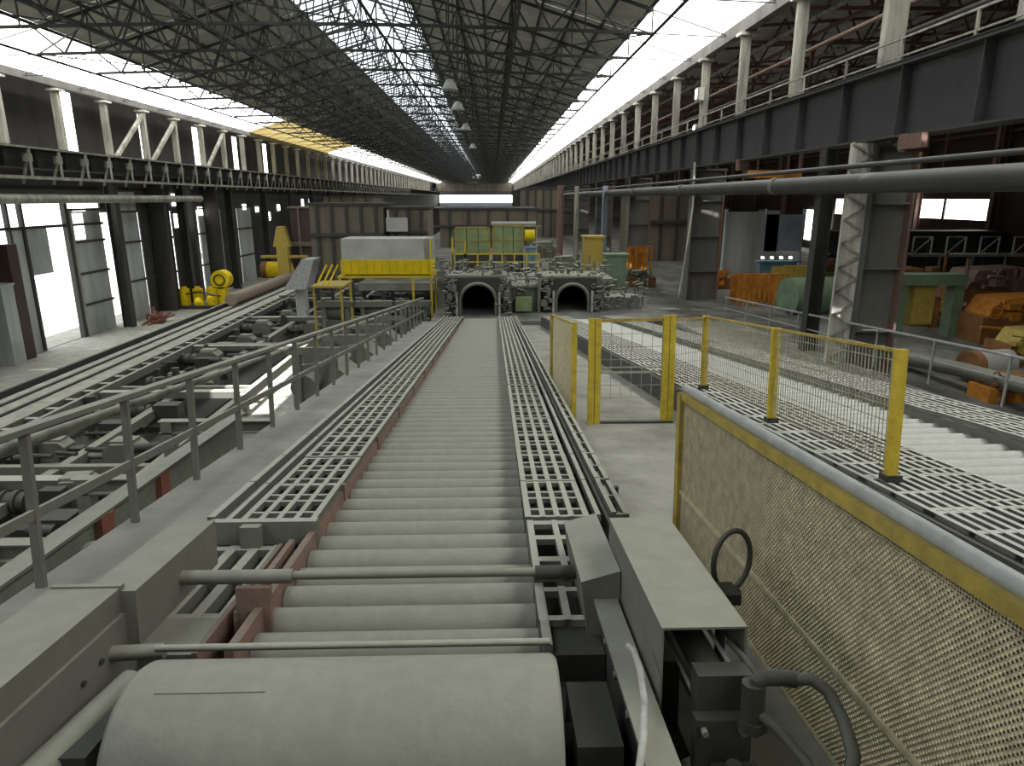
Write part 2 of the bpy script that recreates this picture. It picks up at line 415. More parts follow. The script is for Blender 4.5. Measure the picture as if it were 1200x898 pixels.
t0['label'] = 'nearest dark lattice truss across the roof, at the top of the picture'
br = MB()
for k in range(8, 60):
    ya = Y0+k*BAY; yb = ya+BAY
    for a, b in ((-27.2, -20.8), (-20.8, -14.5), (-14.5, -5.9), (-5.9, 1.3), (1.3, 8.4)):
        if k % 2: br.bar((a, ya, bc(a)), (b, yb, bc(b)), .06)
        else: br.bar((b, ya, bc(b)), (a, yb, bc(a)), .06)
    for x in (-20.8, -10.05, 1.3):
        br.bar((x, ya, tc(x)), (x, (ya+yb)/2, bc(x)), .07); br.bar((x, (ya+yb)/2, bc(x)), (x, yb, tc(x)), .07)
part(ceil, 'wind_bracing', br, 'truss', kind='stuff')
for x in (-27.2, -20.8, -14.5, -5.9, 1.3, 8.4):
    part(ceil, 'roof_tie', MB().bar((x, Y0, bc(x)-.1), (x, Y1, bc(x)-.1), 0.11), 'truss')
struct('trim_1', MB().box(12.3, 12.75, Y0, Y1, 7.85, 8.45), 'column')
struct('trim_2', MB().box(-32.8, -32.2, Y0, Y1, 7.95, 8.45), 'column')

# --- crane girders
def girder(name, label, x, z0, z1, side, m, ya, pitch, detail):
    g = thing(name, label, 'crane girder', (x, 20, z0))
    part(g, 'web_plate', MB().box(x-.02, x+.02, -10, 425, z0+.05, z1-.05), m)
    part(g, 'top_flange', MB().box(x-.35, x+.35, -10, 425, z1-.06, z1), m)
    part(g, 'bottom_flange', MB().box(x-.35, x+.35, -10, 425, z0, z0+.06), m)
    part(g, 'crane_rail', MB().ibeam((x, -10, z1+.08), (x, 425, z1+.08), .12, .16, .03), 'steel')
    st = MB().box(x+.02 if side > 0 else x-.3, x+.3 if side > 0 else x-.02, 0, .04, z0+.06, z1-.06)
    me = st.mesh('stiffener', m, (x, 0, z0))
    y = ya; n = 0
    while y < 420 and n < 130:
        inst(g, 'stiffener', me, (x, y, z0)); y += pitch; n += 1
    return g
gr = girder('crane_girder', 'deep dark plate girder with upright stiffeners carrying the crane rail along the right side', 11.0, 1.55, 3.4, -1, 'girder', 6.6, 3.1, True)
part(gr, 'bracket_plate', MB().box(10.6, 11.1, 18.2, 18.5, 1.15, 1.6).box(10.5,10.7,17.4,18.4,1.2,1.55), 'rust')
part(gr, 'bracket_plate', MB().box(10.6, 11.1, 30.6, 30.9, 1.15, 1.6), 'rust')
gl = girder('crane_girder', 'grey latticed crane girder with walkway brackets along the far left side', -31.0, 1.9, 3.2, 1, 'steel', 20, 3.25, False)
part(gl, 'walkway_plate', MB().box(-32.6, -30.2, 0, 425, 3.15, 3.25).box(-30.4, -30.2, 0, 425, 1.2, 1.4), 'bpost')
bk = MB().bar((-30.2,0,3.1), (-30.9,0,0.9), .14).bar((-30.2,0,1.3),(-31,0,1.3),.12).bar((-30.2,0,1.3),(-30.2,0,3.1),.12).box(-30.5,-30.2,-.3,.3,2.3,2.8).mesh('bracket', 'bpost', (-31,0,2))
for k in range(70): inst(gl, 'bracket', bk, (-31, 38+k*3.25, 2))
# crane walkway posts and handrail over the right girder
hw = thing('crane_walkway_rail', 'thin pale handrail along the top of the dark right crane girder', 'railing', (12.0, 20, 3.4))
hp = MB().bar((0,0,0),(0,0,1.1),.07).mesh('rail_post', 'bpost')
for k in range(60): inst(hw, 'rail_post', hp, (12.0, 15+k*3.25, 3.4))
part(hw, 'hand_rail', MB().bar((12, 10, 4.5), (12, 425, 4.5), .06).bar((12, 10, 4.0), (12, 425, 4.0), .05), 'bpost')
for k, (z_, m_) in enumerate(((4.3,'rust'),(5.2,'steel'),(6.1,'rust'))):
    solo('conduit_run', ('lowest', 'middle', 'topmost')[k]+' of three horizontal conduits behind the posts above the right girder', 'conduit',
         MB().tube((13.6, 8, z_), (13.6, 420, z_), .09, 8), m_, (13.6, 8, z_))

# --- upper roof posts
g_r = 'pale roof posts above the right crane girder'
def post_part(h, wd): return MB().bar((-wd/2, 0, 0), (-wd/2, 0, h), .1, .34).bar((wd/2, 0, 0), (wd/2, 0, h), .1, .34).box(-wd/2, wd/2, -.03, .03, 0, h)
rp = thing('roof_post', 'pale slender roof post standing above the right crane girder', 'post', (12.5, 23.0, 3.4), g_r, off=(0,0,0))
part(rp, 'shaft', MB().box(-.22, .22, -.12, .12, 0, 4.4), 'bpost'); part(rp, 'cap_plate', MB().box(-.4,.4,-.35,.35,4.25,4.4), 'post')
rp['label'] = 'broad whitewashed roof post above the girder, over the big grey column'
rp.scale = (1.45, 1.3, 1)
for k in range(0, 62):
    y = 17.2+k*6.4
    if k == 1: continue
    lab = {0: 'nearest roof post above the right girder, cut by the frame corner', 2: 'pale roof post above the right girder, next beyond the broad whitewashed one'}.get(k, (TR[k]+' pale roof post above the right girder, counted from the right') if k < 12 else 'pale slender roof post in the row above the right crane girder')
    d = dup(rp, (12.5, y, 3.4), lab, group=g_r); d.scale = (1, 1, 1)
    if k in (0, 2): del d['group']
del rp['group']
g_l = 'pale roof posts above the left crane walkway'
lp = thing('roof_post', 'pale roof post standing above the left crane walkway', 'post', (-32.4, 48.9, 3.2), g_l, off=(0,0,0))
part(lp, 'shaft', MB().box(-.25, .25, -.2, .2, 0, 4.6), 'bpost'); part(lp, 'cap_plate', MB().box(-.4,.5,-.5,.5,4.45,4.6), 'post')
for k in range(1, 50): dup(lp, (-32.4, 48.9+k*6.5, 3.2), (TR[k]+' pale roof post above the left crane walkway, counted from the left') if k < 12 else None)
lp['label'] = 'nearest pale roof post above the left crane walkway, at the far left'
for k in (3, 4, 6):
    y = 48.9+k*6.5
    solo('diagonal_brace', {3: 'nearest pale diagonal brace between the left roof posts', 4: 'second pale diagonal brace between the left roof posts', 6: 'farthest pale diagonal brace between the left roof posts'}[k], 'brace',
         MB().bar((-32.2, y-6, 3.3), (-32.2, y, 7.6), .3), 'bpost', (-32.2, y-6, 3.3))

# --- main columns
def column(x, y, zb, zt, wd, m, label, group=None, lattice=False, flip=1):
    t = thing('steel_column', label, 'column', (x, y, zb), group)
    part(t, 'web_plate', MB().box(x-wd/2, x+wd/2, y-.04, y+.04, zb, zt), m)
    part(t, 'flange', MB().box(x-wd/2-.06, x-wd/2+.02, y-.35, y+.35, zb, zt), m); part(t, 'flange', MB().box(x+wd/2-.02, x+wd/2+.06, y-.35, y+.35, zb, zt), 'rust')
    part(t, 'head_plate', MB().box(x-wd/2-.1, x+wd/2+.1, y-.4, y+.4, zt-.1, zt), m)
    for k in range(3):
        z = zb+(zt-zb)*(.22+.27*k); part(t, 'rib', MB().box(x-wd/2, x+wd/2, y-.3, y-.04, z, z+.05), m)
    return t
c1 = column(11.58, 20.5, -5.5, 1.5, 1.2, 'column', 'big grey plate column under the girder, nearest on the right')
# whitewashed lattice leg beside it
t = thing('lattice_leg', 'tall narrow whitewashed leg with zigzag lacing beside the nearest grey column', 'column', (10.55, 20.25, -5.5))
part(t, 'leg_plate', MB().box(10.22, 10.85, 20.2, 20.3, -5.5, 1.5), 'post')
lc = MB(); z = -5.5
while z < 1.3: lc.bar((10.24, 20.17, z), (10.84, 20.17, z+.35), .06); lc.bar((10.84, 20.17, z+.35), (10.24, 20.17, z+.7), .06); z += .7
part(t, 'lacing', lc, 'bpost')
solo('steel_post', 'narrow black upright just left of the whitewashed lattice leg', 'post', MB().ibeam((10.75, 22.6, -5.5), (10.75, 22.6, 1.5), .4, .45), 'steel', (10.75, 22.6, -5.5))
for k, (y, lab) in enumerate(((38.0, 'grey plate column with a pale cable, second on the right'), (55.5, 'grey plate column under the girder, third on the right'),
                              (73.0, 'column under the girder, fourth on the right'), (90.5, 'column under the girder, fifth on the right'))):
    column(11.6, y, -5.5, 1.5, 1.6, 'column', lab)
solo('cable_drop', 'pale cable hanging down the left edge of the second grey column', 'cable', MB().path([(10.6, 37.2, 1.8), (10.65, 37.2, -.5), (10.5, 37.2, -2.4), (10.35, 37.2, -4), (10.2,37.2,-5.4)], .06), 'post', (10.6, 37.2, 1.8))
for k, y in enumerate((108, 125.5, 143, 160.5, 195.5, 230.5)): column(11.6, y, -5.5, 1.5, 1.6, 'column', 'far grey column in the row under the right girder', 'far columns on the right')
for k in range(12):
    y = 59.6+k*13.0
    t = thing('steel_column', 'dark wall column below the left crane girder', 'column', (-31.6, y, -10.9), 'columns below the left crane girder') if k > 7 else thing('steel_column', 'dark column below the left crane girder, '+('nearest', 'second', 'third', 'fourth', 'fifth', 'sixth', 'seventh', 'eighth')[k]+' from the bright doorway', 'column', (-31.6, y, -10.9))
    part(t, 'shaft', MB().ibeam((-31.6, y, -10.9), (-31.6, y, 1.9), .7, .8, .06), 'steel')
    part(t, 'head_plate', MB().box(-32.2, -30.6, y-.5, y+.5, 1.75, 1.9), 'steel')
for k, y in enumerate((68.5, 75.0, 81.5)):
    solo('wall_stanchion', ('first', 'second', 'third')[k]+' tall blackened stanchion against the dim left wall, past the grey sheets', 'stanchion', MB().box(-32.9, -31.4, y-.25, y+.25, -10.9, 1.8), 'walld', (-32, y, -10.9))
solo('steel_post', 'slim light grey stanchion between the grey wall sheets on the left', 'post', MB().box(-32.8,-32.4,61.9,62.3,-10.9,-1), 'bpost', (-32.6,62,-10.9))
solo('steel_post', 'rust-red upright at the left edge of the photograph beside the bright doorway', 'post', MB().box(-32.9,-32.2,46.9,47.9,-10.9,-3), 'rustwall', (-32.6,47.4,-10.9))
solo('wall_pipe', 'straight pale pipe running level below the left crane walkway', 'pipe', MB().tube((-30.6, 10, 0), (-30.6, 75, -.1), .32, 12), 'bpost', (-30.6, 10, 0))
# --- big pipe under right girder
t = thing('duct_pipe', 'thick dark grey pipe running under the right crane girder past the columns', 'pipe', (9.75, 3, .4))
part(t, 'pipe_run', MB().tube((9.75, 3, .39), (9.75, 200, .39), .24, 16), 'girder')
for y in (12, 24, 36, 48): part(t, 'pipe_joint', MB().tube((9.75, y, .39), (9.75, y+.25, .39), .29, 16), 'column')
part(t, 'pipe_shelf', MB().box(9.8, 10.15, 3, 200, .12, .17), 'girder')
solo('side_pipe', 'thinner pipe just above the thick grey pipe under the girder', 'pipe', MB().tube((10.05, 3, .85), (10.05, 200, .85), .07, 8), 'girder', (10.05, 3, .85))

# --- overhead crane at the far end
t = thing('overhead_crane', 'brown overhead crane bridge spanning the hall at its far end', 'crane', (-10, 395, 3.3))
part(t, 'bridge_girder', MB().box(-31, 11, 394, 397, 3.6, 7.6), 'brown'); part(t, 'trolley', MB().box(-14, -8, 393, 398, 7.6, 9.0), 'brown')
part(t, 'end_carriage', MB().box(-31.4, -30.2, 390, 401, 3.4, 5), 'steel'); part(t, 'end_carriage', MB().box(10.4, 11.6, 390, 401, 3.6, 5), 'steel')
# lamps
lamp_s = MB().box(-.2,.2,-.15,.15,-.5,0)
for i, (x, y, z, lab) in enumerate(((12.25, 42.65, 6.2, 'white floodlight box on a pale roof post above the right girder'),
                                    (12.25, 42.65, 4.2, 'small floodlight low on the roof posts just above the right girder'))):
    t = thing('floodlight', lab, 'lamp', (x, y, z)); part(t, 'housing', MB().box(x-.3, x+.1, y-.3, y+.2, z-.7, z), 'post'); part(t, 'lamp_face', MB().box(x-.32, x-.3, y-.25, y+.15, z-.6, z-.1), 'lamp')
for i, (y, lab) in enumerate(((46, 'nearest pendant lamp hanging under the ridge glazing'), (56, 'second pendant lamp hanging under the roof'), (72, 'third pendant lamp hanging under the roof'), (98, 'fourth and farthest pendant lamp under the roof'))):
    t = thing('pendant_lamp', lab, 'lamp', (-2.6, y, 7.6)); part(t, 'rod', MB().tube((-2.6, y, 7.0), (-2.6, y, 13.1), .05, 6), 'steel')
    part(t, 'lamp_shade', MB().tube((-2.6, y, 6.5), (-2.6, y, 7.1), .55, 12, .2), 'roof')

# ================================================================ THE SLOPING ROLLER TABLES
# slope frame: x across, y along the fall, z = -height below the eye line
struct('floor_walkway', MB().box(-3.2, -2.18, 0.5, 31.2, -2.3, -2.1), 'concrete', slope=True)
struct('floor_path', MB().box(1.06, 3.30, 4.3, 31.4, -2.6, -2.3).box(1.2, 3.3, 0.0, 4.3, -2.6, -2.3), 'concrete2', slope=True)
struct('trim_3', MB().box(-2.18, 1.06, 0.3, 31.4, -2.75, -2.6).box(3.3, 8.6, 0.3, 31, -2.75, -2.6).box(-2.18,-1.39,3.3,31.3,-2.6,-2.2).box(.26,1.06,3.6,31.3,-2.6,-2.2), 'shade_black', slope=True)  # dark slab raised close under the gratings so their holes read black

def casting(L, x0, x1, cols, rows, zt=-1.85, dz=.05, rim=.048, bw=.044):
    mb = MB(); wd = x1-x0
    cw = (wd-2*rim-(cols-1)*bw)/cols
    for i in range(cols+1):
        xa = x0+rim+i*(cw+bw)-bw if i else x0
        xb = xa+(rim if i in (0, cols) else bw)
        if i == cols: xa = x1-rim; xb = x1
        mb.box(xa, xb, 0, L, -dz, 0)
    y = 0; lens = rows; tot = sum(lens); bar = (L-0.01-tot)/(len(lens)+1)
    yy = 0
    for k, l in enumerate(lens+[0]):
        mb.box(x0, x1, yy, yy+bar, -dz+.005, -.003); yy += bar+l
    return mb
def roller_table(label, cx, yaw, s_a, s_b, r_a, r_b, gm, rm, near):
    cz = -2.6
    t = thing('roller_table', label, 'conveyor', (cx, 5, cz), slope=True, yaw=yaw, off=(0, 5, cz))
    n = int((r_b-r_a)/.295)
    me = MB().tube((-.80,0,0), (.80,0,0), .119, 18).mesh('roller', rm)
    for k in range(n): 
        o = inst(t, 'roller', me, (random.uniform(-.004,.004), r_a+k*.295, -2.127+random.uniform(-.004,.004)))
    for sgn in (-1, 1):
        part(t, 'side_frame', MB().box(sgn*.83-.025, sgn*.83+.025, r_a-.3, r_b, -2.75, -1.92), 'rust' if sgn < 0 else 'dusty')
        part(t, 'outer_beam', MB().box(sgn*1.5-.05, sgn*1.5+.05, s_a, s_b, -2.6, -1.93), 'dusty' if sgn > 0 else 'shade_black')  # left beam painted near-black, as the frame's shadow side
    # grating castings, both sides
    L = .92; wl = MB(); rows = [.12, .24, .12, .24]
    ml = casting(L, -1.40, -.82, 4 if near == 1 else 5, rows).mesh('grating_casting', gm); mr = casting(L, .79, 1.29, 4, rows).mesh('grating_casting', gm)
    rl = MB().box(-1.50,-1.46,0,L-.02,-.06,.0).box(-1.64,-1.58,0,L-.02,-.06,.02).mesh('edge_rail', gm)
    rr = MB().box(1.34,1.38,0,L-.02,-.06,0).box(1.46,1.50,0,L-.02,-.06,.02).box(1.56,1.6,0,L-.02,-.06,0).box(1.46,1.6,0,.03,-.06,0).box(1.46,1.6,.45,.48,-.06,0).mesh('edge_rail', gm)
    y = s_a; k = 0
    while y+L < s_b:
        dz = random.uniform(-.006, .006)
        inst(t, 'grating_casting', ml, (0, y, -1.85+dz)); inst(t, 'grating_casting', mr, (0, y, -1.85-dz))
        if near == 1: inst(t, 'edge_rail', rl, (0, y, -1.84)); inst(t, 'edge_rail', rr, (0, y, -1.84))
        if k % 2 == 0:
            part(t, 'cross_tie', MB().box(-1.6, -.83, y-.03, y+.03, -2.2, -2.05), 'shade_black'); part(t, 'cross_tie', MB().box(.83, 1.55, y-.03, y+.03, -2.2, -2.05), 'shade_black')
        if k % 2 == 1:
            part(t, 'frame_lug', MB().box(-.85,-.79,y-.02,y+.04,-2.05,-1.86), 'rust')
        y += L; k += 1
    return t, s_a
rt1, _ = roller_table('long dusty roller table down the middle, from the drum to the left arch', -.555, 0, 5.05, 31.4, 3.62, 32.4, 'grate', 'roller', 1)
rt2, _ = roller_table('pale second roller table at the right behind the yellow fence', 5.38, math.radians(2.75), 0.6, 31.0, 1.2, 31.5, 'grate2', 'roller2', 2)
# extra outer castings on table 2 left and raised right
L = .92
wl_ = casting(L, -1.92, -1.44, 4, [.36, .36], bw=.045).mesh('grating_casting', 'grate2'); wr_ = casting(L, 1.32, 1.62, 2, [.12,.24,.12,.24]).mesh('grating_casting', 'grate2')
y = .6
while y+L < 31:
    inst(rt2, 'grating_casting', wl_, (0, y, -1.86)); inst(rt2, 'grating_casting', wr_, (0, y, -1.84)); y += L
part(rt2, 'outer_beam', MB().box(-1.98, -1.9, .4, 31, -2.3, -1.90), 'girder')
# near end of table 1
part(rt1, 'end_flange', MB().box(-1.60, -.80, 4.98, 5.06, -2.02, -1.84), 'grate')
part(rt1, 'tee_bracket', MB().box(-1.33, -1.19, 4.86, 4.94, -2.1, -1.84), 'dusty')
me = casting(1.12, -1.58, -1.04, 3, [.44, .44], bw=.07, rim=.06, dz=.1).mesh('grating_casting', 'grate'); inst(rt1, 'grating_casting', me, (0, 3.80, -2.0))
part(rt1, 'end_plate', MB().box(-1.58, -1.04, 3.42, 3.82, -2.08, -2.0), 'dusty', label='small dusty cover plate at the near end of the grating')
part(rt1, 'rust_plate', MB().box(-1.06, -1.03, 3.4, 4.9, -2.45, -1.98), 'rust', label='rust-red upright plate beside the near rollers')
part(rt1, 'rust_plate', MB().box(-.96, -.76, 3.78, 3.82, -2.4, -1.80).box(-.98, -.94, 3.78, 4.9, -2.4, -1.95), 'rust', label='rust-stained bracket plate under the cross shaft')
# right, near: narrower castings in two pieces
ma = casting(.98, .80, 1.22, 2, [.14, .30, .22]).mesh('grating_casting', 'grate'); inst(rt1, 'grating_casting', ma, (0, 4.05, -1.87))
mb_ = casting(.42, .80, 1.13, 2, [.30]).mesh('grating_casting', 'grate'); inst(rt1, 'grating_casting', mb_, (0, 3.58, -1.92))
part(rt1, 'frame_block', MB().box(.80, 1.13, 3.3, 3.58, -2.3, -1.97).box(.82,1.1,2.2,3.3,-2.6,-2.12), 'grime')
part(rt1, 'hole_shade_slab', MB().box(.8, 1.22, 3.6, 5.05, -2.4, -2.2), 'shade_black')  # dark slab added to blacken the holes of the near castings
part(rt1, 'roller', MB().tube((-1.0, 3.35, -2.14), (.80, 3.35, -2.14), .11, 18), 'rust', label='rust-red end roller nearest the drum')
# drum
t = thing('drum', 'large dusty cylindrical drum across the bottom of the picture', 'drum', (-.64, 2.72, -2.42), slope=True)
prof = MB(); pts = []
c = Vector((0, 2.72, -2.03)); R = .36; n = 48
for xs_, rr in ((-1.55, .30), (-1.545, .345), (-1.52, R), (.25, R), (.27, .345), (.275, .30)):
    pts.append((xs_, rr))
vs = []; fs = []
for x, r in pts:
    for k in range(n): vs.append((x, c.y+r*math.cos(k*2*PI/n), c.z+r*math.sin(k*2*PI/n)))
for i in range(len(pts)-1):
    for k in range(n): fs.append((i*n+k, (i+1)*n+k, (i+1)*n+(k+1)%n, i*n+(k+1)%n))
prof.add(vs, fs, True); prof.add(vs[:n], [tuple(range(n))]); prof.add(vs[-n:], [tuple(reversed(range(n)))])
part(t, 'shell', prof, 'roller')
part(t, 'seam', MB().bar((-1.40, 2.60, -1.690), (-.95, 2.60, -1.690), .007, .005), 'dusty')
part(t, 'axle', MB().tube((-1.75, 2.72, -2.03), (.5, 2.72, -2.03), .07, 14), 'grime')
part(t, 'bearing_block', MB().box(.33, .52, 2.5, 2.95, -2.4, -1.9), 'grime'); part(t, 'bearing_block', MB().box(-1.82, -1.64, 2.5, 2.9, -2.4, -1.9), 'grime')
# cross shaft and thin bar
t = thing('cross_shaft', 'round shaft lying across the rollers just beyond the drum', 'shaft', (-.7, 3.86, -1.80), slope=True)
part(t, 'shaft', MB().tube((-1.3, 3.86, -1.76), (.5, 3.86, -1.76), .027, 12), 'dusty')
part(t, 'sleeve', MB().tube((-1.93, 3.86, -1.765), (-1.2, 3.86, -1.765), .042, 12), 'dusty')
part(t, 'sleeve', MB().tube((.24, 3.86, -1.765), (.50, 3.86, -1.765), .042, 12), 'grime')
part(t, 'collar', MB().tube((-1.99, 3.86, -1.765), (-1.9, 3.86, -1.765), .065, 12), 'grime')
solo('guide_bar', 'thin pale bar right behind the drum, parallel to it', 'bar', MB().tube((-1.66, 3.14, -1.80), (.27, 3.14, -1.80), .018, 10), 'grate', (-.7, 3.14, -1.80), slope=True)
solo('pipe_stub', 'short thick pipe stub left of the drum, poking out of the box beam', 'pipe', MB().tube((-1.97, 3.2, -1.86), (-1.66, 3.22, -1.86), .038, 12), 'dusty', (-1.97, 3.2, -1.86), slope=True)
solo('pinch_arm', 'dusty round arm slanting down to the bottom left corner beside the drum', 'arm', MB().tube((-1.74, 3.05, -1.93), (-1.88, 1.9, -1.96), .075, 14), 'dusty', (-1.74, 3.05, -1.93), slope=True)
# box beam left
t = thing('box_beam', 'dusty square box beam running along the left foreground beside the walkway', 'beam', (-2, 3, -1.98), slope=True)
part(t, 'far_section', MB().box(-2.11, -1.85, 3.35, 4.37, -1.90, -1.60), 'dusty'); part(t, 'near_section', MB().box(-2.28, -1.93, 0.9, 3.38, -2.1, -1.585), 'dusty')
part(t, 'side_plate', MB().box(-1.95, -1.91, 1.2, 3.45, -2.25, -1.72), 'dusty'); part(t, 'weld_strip', MB().box(-2.28, -1.925, 3.355, 3.39, -1.8, -1.575), 'dusty')
part(t, 'lifting_hook', MB().path([(-1.92, 2.78+.05*math.cos(a), -1.83+.05*math.sin(a)) for a in [PI*.5+i*PI/7 for i in range(8)]], .008, 6), 'grime')
for y, z in ((2.95, -1.86), (2.7, -1.96), (3.1, -1.84)): part(t, 'bolt', MB().tube((-1.93, y, z), (-1.895, y, z), .014, 6), 'grime')
solo('floor_grille', 'small slotted floor grille on the walkway at the left edge', 'grille', (lambda m: [m.box(-2.85+i*.06, -2.83+i*.06, 3.2, 4.1, -2.09, -2.05) for i in range(8)] and m.box(-2.85,-2.4,3.2,3.23,-2.09,-2.05).box(-2.85,-2.4,4.07,4.1,-2.09,-2.05))(MB()), 'grate', (-2.6, 3.6, -2.1), slope=True)
# guard box over the actuator
t = thing('guard_box', 'grey sheet steel cover box open at its near end, right of the drum', 'guard', (.85, 3.2, -2.2), slope=True)
part(t, 'top_sheet', MB().box(.69, 1.05, 2.62, 3.92, -1.46, -1.45), 'dusty'); part(t, 'side_sheet', MB().box(.69, .70, 2.62, 3.92, -2.05, -1.46), 'dusty')
part(t, 'side_sheet', MB().box(1.04, 1.05, 2.62, 3.92, -1.62, -1.46), 'dusty'); part(t, 'end_sheet', MB().box(.69, 1.05, 3.91, 3.92, -2.05, -1.46), 'dusty')
solo('splash_plate', 'flat dusty plate standing between the right grating and the cover box', 'plate', MB().add([(0,0,0)]*0, []) or MB().prism([(.47, -1.66), (.685, -1.60), (.685, -2.3), (.55, -2.3)], 3.5, 4.42), 'dusty', (.6, 3.9, -2.3), slope=True)
t = thing('frame_plate', 'dark steel side frame running toward the viewer between drum and cover box', 'frame', (.6, 2.9, -2.5), slope=True)
pl_ = part(t, 'plate', MB().box(.58, .62, 2.0, 3.52, -2.5, -1.78), 'grime'); part(t, 'flange', MB().box(.54, .67, 2.0, 3.52, -1.78, -1.76), 'dusty')
for y in (2.4, 2.7, 3.0, 3.3): part(pl_, 'bolt', MB().tube((.565, y, -1.9), (.60, y, -1.9), .018, 6), 'dusty')
solo('white_hose', 'curved off-white hose at the bottom beside the cover box', 'hose', MB().path([(.585, 2.78, -1.62), (.60, 2.72, -1.61), (.60, 2.60, -1.63), (.585, 2.45, -1.66), (.55, 2.3, -1.70), (.50, 2.15, -1.76), (.44, 2.0, -1.85)], .014, 10), 'cable', (.59, 2.76, -1.62), slope=True)
t = thing('pneumatic_actuator', 'greasy pneumatic cylinder with valve and hoses inside and below the cover box', 'actuator', (.9, 2.6, -2.1), slope=True)
part(t, 'barrel', MB().tube((.88, 3.4, -1.62), (.90, 2.52, -1.66), .065, 18), 'grime')
part(t, 'tie_rod', MB().tube((.95, 3.4, -1.56), (.97, 2.52, -1.60), .010, 8), 'galv'); part(t, 'tie_rod', MB().tube((.80, 3.4, -1.68), (.82, 2.52, -1.72), .010, 8), 'galv')
part(t, 'end_cap', MB().box(.80, 1.02, 2.46, 2.56, -1.76, -1.57), 'grime')
part(t, 'mount_plate', MB().box(.78, 1.0, 2.40, 2.46, -1.98, -1.72), 'grime')
mp = [c_ for c_ in t.children if c_.name.startswith('mount_plate')][0]
for x, z in ((.81,-1.76),(.96,-1.76),(.81,-1.93),(.96,-1.93)): part(mp, 'bolt', MB().tube((x, 2.37, z), (x, 2.41, z), .014, 6), 'dusty')
part(t, 'valve_body', MB().tube((.99, 2.38, -1.72), (.99, 2.38, -1.55), .045, 12).tube((.99,2.38,-1.74),(.99,2.38,-1.70),.06,6), 'grime')
part(t, 'elbow_fitting', MB().path([(1.0, 2.38, -1.55), (1.02, 2.38, -1.53), (1.09, 2.38, -1.53), (1.15,2.38,-1.54)], .032, 10), 'grime')
part(t, 'lower_pipe', MB().tube((.80, 2.5, -2.0), (.86, 1.8, -2.2), .07, 14), 'dusty')
part(t, 'lower_pipe', MB().tube((.64, 2.62, -2.02), (.70, 2.0, -2.1), .05, 14), 'dusty')
part(t, 'junction_block', MB().box(.84,1.02,2.25,2.4,-2.12,-1.9).tube((.9,2.3,-1.9),(.9,2.3,-1.83),.03,8), 'grime')
solo('black_hose', 'thick black hose looping out to the right at the bottom of the mesh fence', 'hose', MB().path([(1.13, 2.38, -1.54), (1.20, 2.36, -1.525), (1.255, 2.33, -1.56), (1.275, 2.25, -1.62), (1.26, 2.14, -1.68), (1.20, 2.05, -1.74), (1.10,1.98,-1.85)], .025, 10), 'black', (1.13, 2.38, -1.54), slope=True)
solo('black_hose', 'second black hose sagging below the valve toward the lower right', 'hose', MB().path([(1.0, 2.36, -1.66), (1.06, 2.32, -1.70), (1.13, 2.22, -1.76), (1.17, 2.1, -1.85), (1.2,1.95,-1.95)], .020, 10), 'black', (1.0, 2.36, -1.66), slope=True)
solo('black_hose', 'short black hose running from cover box mouth to the valve', 'hose', MB().path([(1.0, 2.7, -1.56), (1.02, 2.58, -1.56), (1.05, 2.48, -1.60), (1.03, 2.40, -1.66)], .013, 8), 'black', (1.0, 2.7, -1.56), slope=True)
t = thing('handwheel', 'dark round handwheel leaning against the yellow mesh fence', 'handwheel', (1.35, 3.6, -1.95), slope=True)
rim = []
for k in range(28):
    a = k*2*PI/28; rim.append((1.34+.125*math.cos(a), 3.62+.10*math.cos(a)*.6, -1.60+.175*math.sin(a)))
part(t, 'rim', MB().path(rim, .016, 8, closed=True), 'black')
part(t, 'bracket', MB().box(1.18, 1.32, 3.40, 3.56, -1.76, -1.70).tube((1.2, 3.48, -1.74), (1.34, 3.5, -1.74), .035, 10), 'grime')
part(t, 'stand', MB().tube((1.25, 3.5, -2.3), (1.25, 3.5, -1.76), .03, 8), 'grime')
# small bollard and edge bits at grating corner
solo('cable_stub', 'small dark stub standing at the outer edge of the right grating', 'post', MB().tube((1.12, 6.1, -2.3), (1.12, 6.1, -1.95), .035, 10), 'grime', (1.12, 6.1, -2.3), slope=True)

# ---------------------------------------------------------------- yellow fences
def lattice_mesh(mb, P, U, W, wd, ht, pitch, t, diag=True):
    # P corner, U unit along, W unit up
    P = Vector(P); U = Vector(U); W = Vector(W)
    if diag:
        k = -ht
        while k < wd:
            a0, b0 = (k, 0) if k > 0 else (0, -k)
            e = min(wd-k, ht); a1, b1 = k+e, e
            if a1 > a0+.01: mb.bar(P+U*a0+W*b0, P+U*a1+W*b1, t, t)
            a0, b0 = (k, ht) if k > 0 else (0, ht+k)
            if a1 > a0+.01: mb.bar(P+U*a0+W*b0, P+U*a1+W*(ht-b1), t, t)
            k += pitch
    else:
        k = 0
        while k < wd: mb.bar(P+U*k, P+U*k+W*ht, t, t); k += pitch[0]
        k = 0
        while k < ht: mb.bar(P+W*k, P+W*k+U*wd, t, t); k += pitch[1]
    return mb
t = thing('mesh_fence', 'near yellow fence panel with fine diamond mesh in the right foreground', 'fence', (1.62, 3, -2.3), slope=True)
part(t, 'corner_post', MB().box(1.57, 1.67, 5.62, 5.72, -2.3, -1.0), 'dyellow')
part(t, 'top_rail', MB().box(1.58, 1.66, 0.9, 5.7, -1.05, -.99), 'dyellow')
part(t, 'hand_rail', MB().tube((1.64, 0.9, -.965), (1.64, 5.72, -.965), .035, 14), 'galv', label='grey tube handrail lying on the yellow top rail')
part(t, 'bottom_rail', MB().box(1.59, 1.64, 0.9, 5.7, -1.86, -1.835), 'wire')
part(t, 'wire_mesh', lattice_mesh(MB(), (1.61, 0.9, -2.28), (0,1,0), (0,0,1), 4.75, 1.24, .030, .0092), 'wire', kind='stuff')
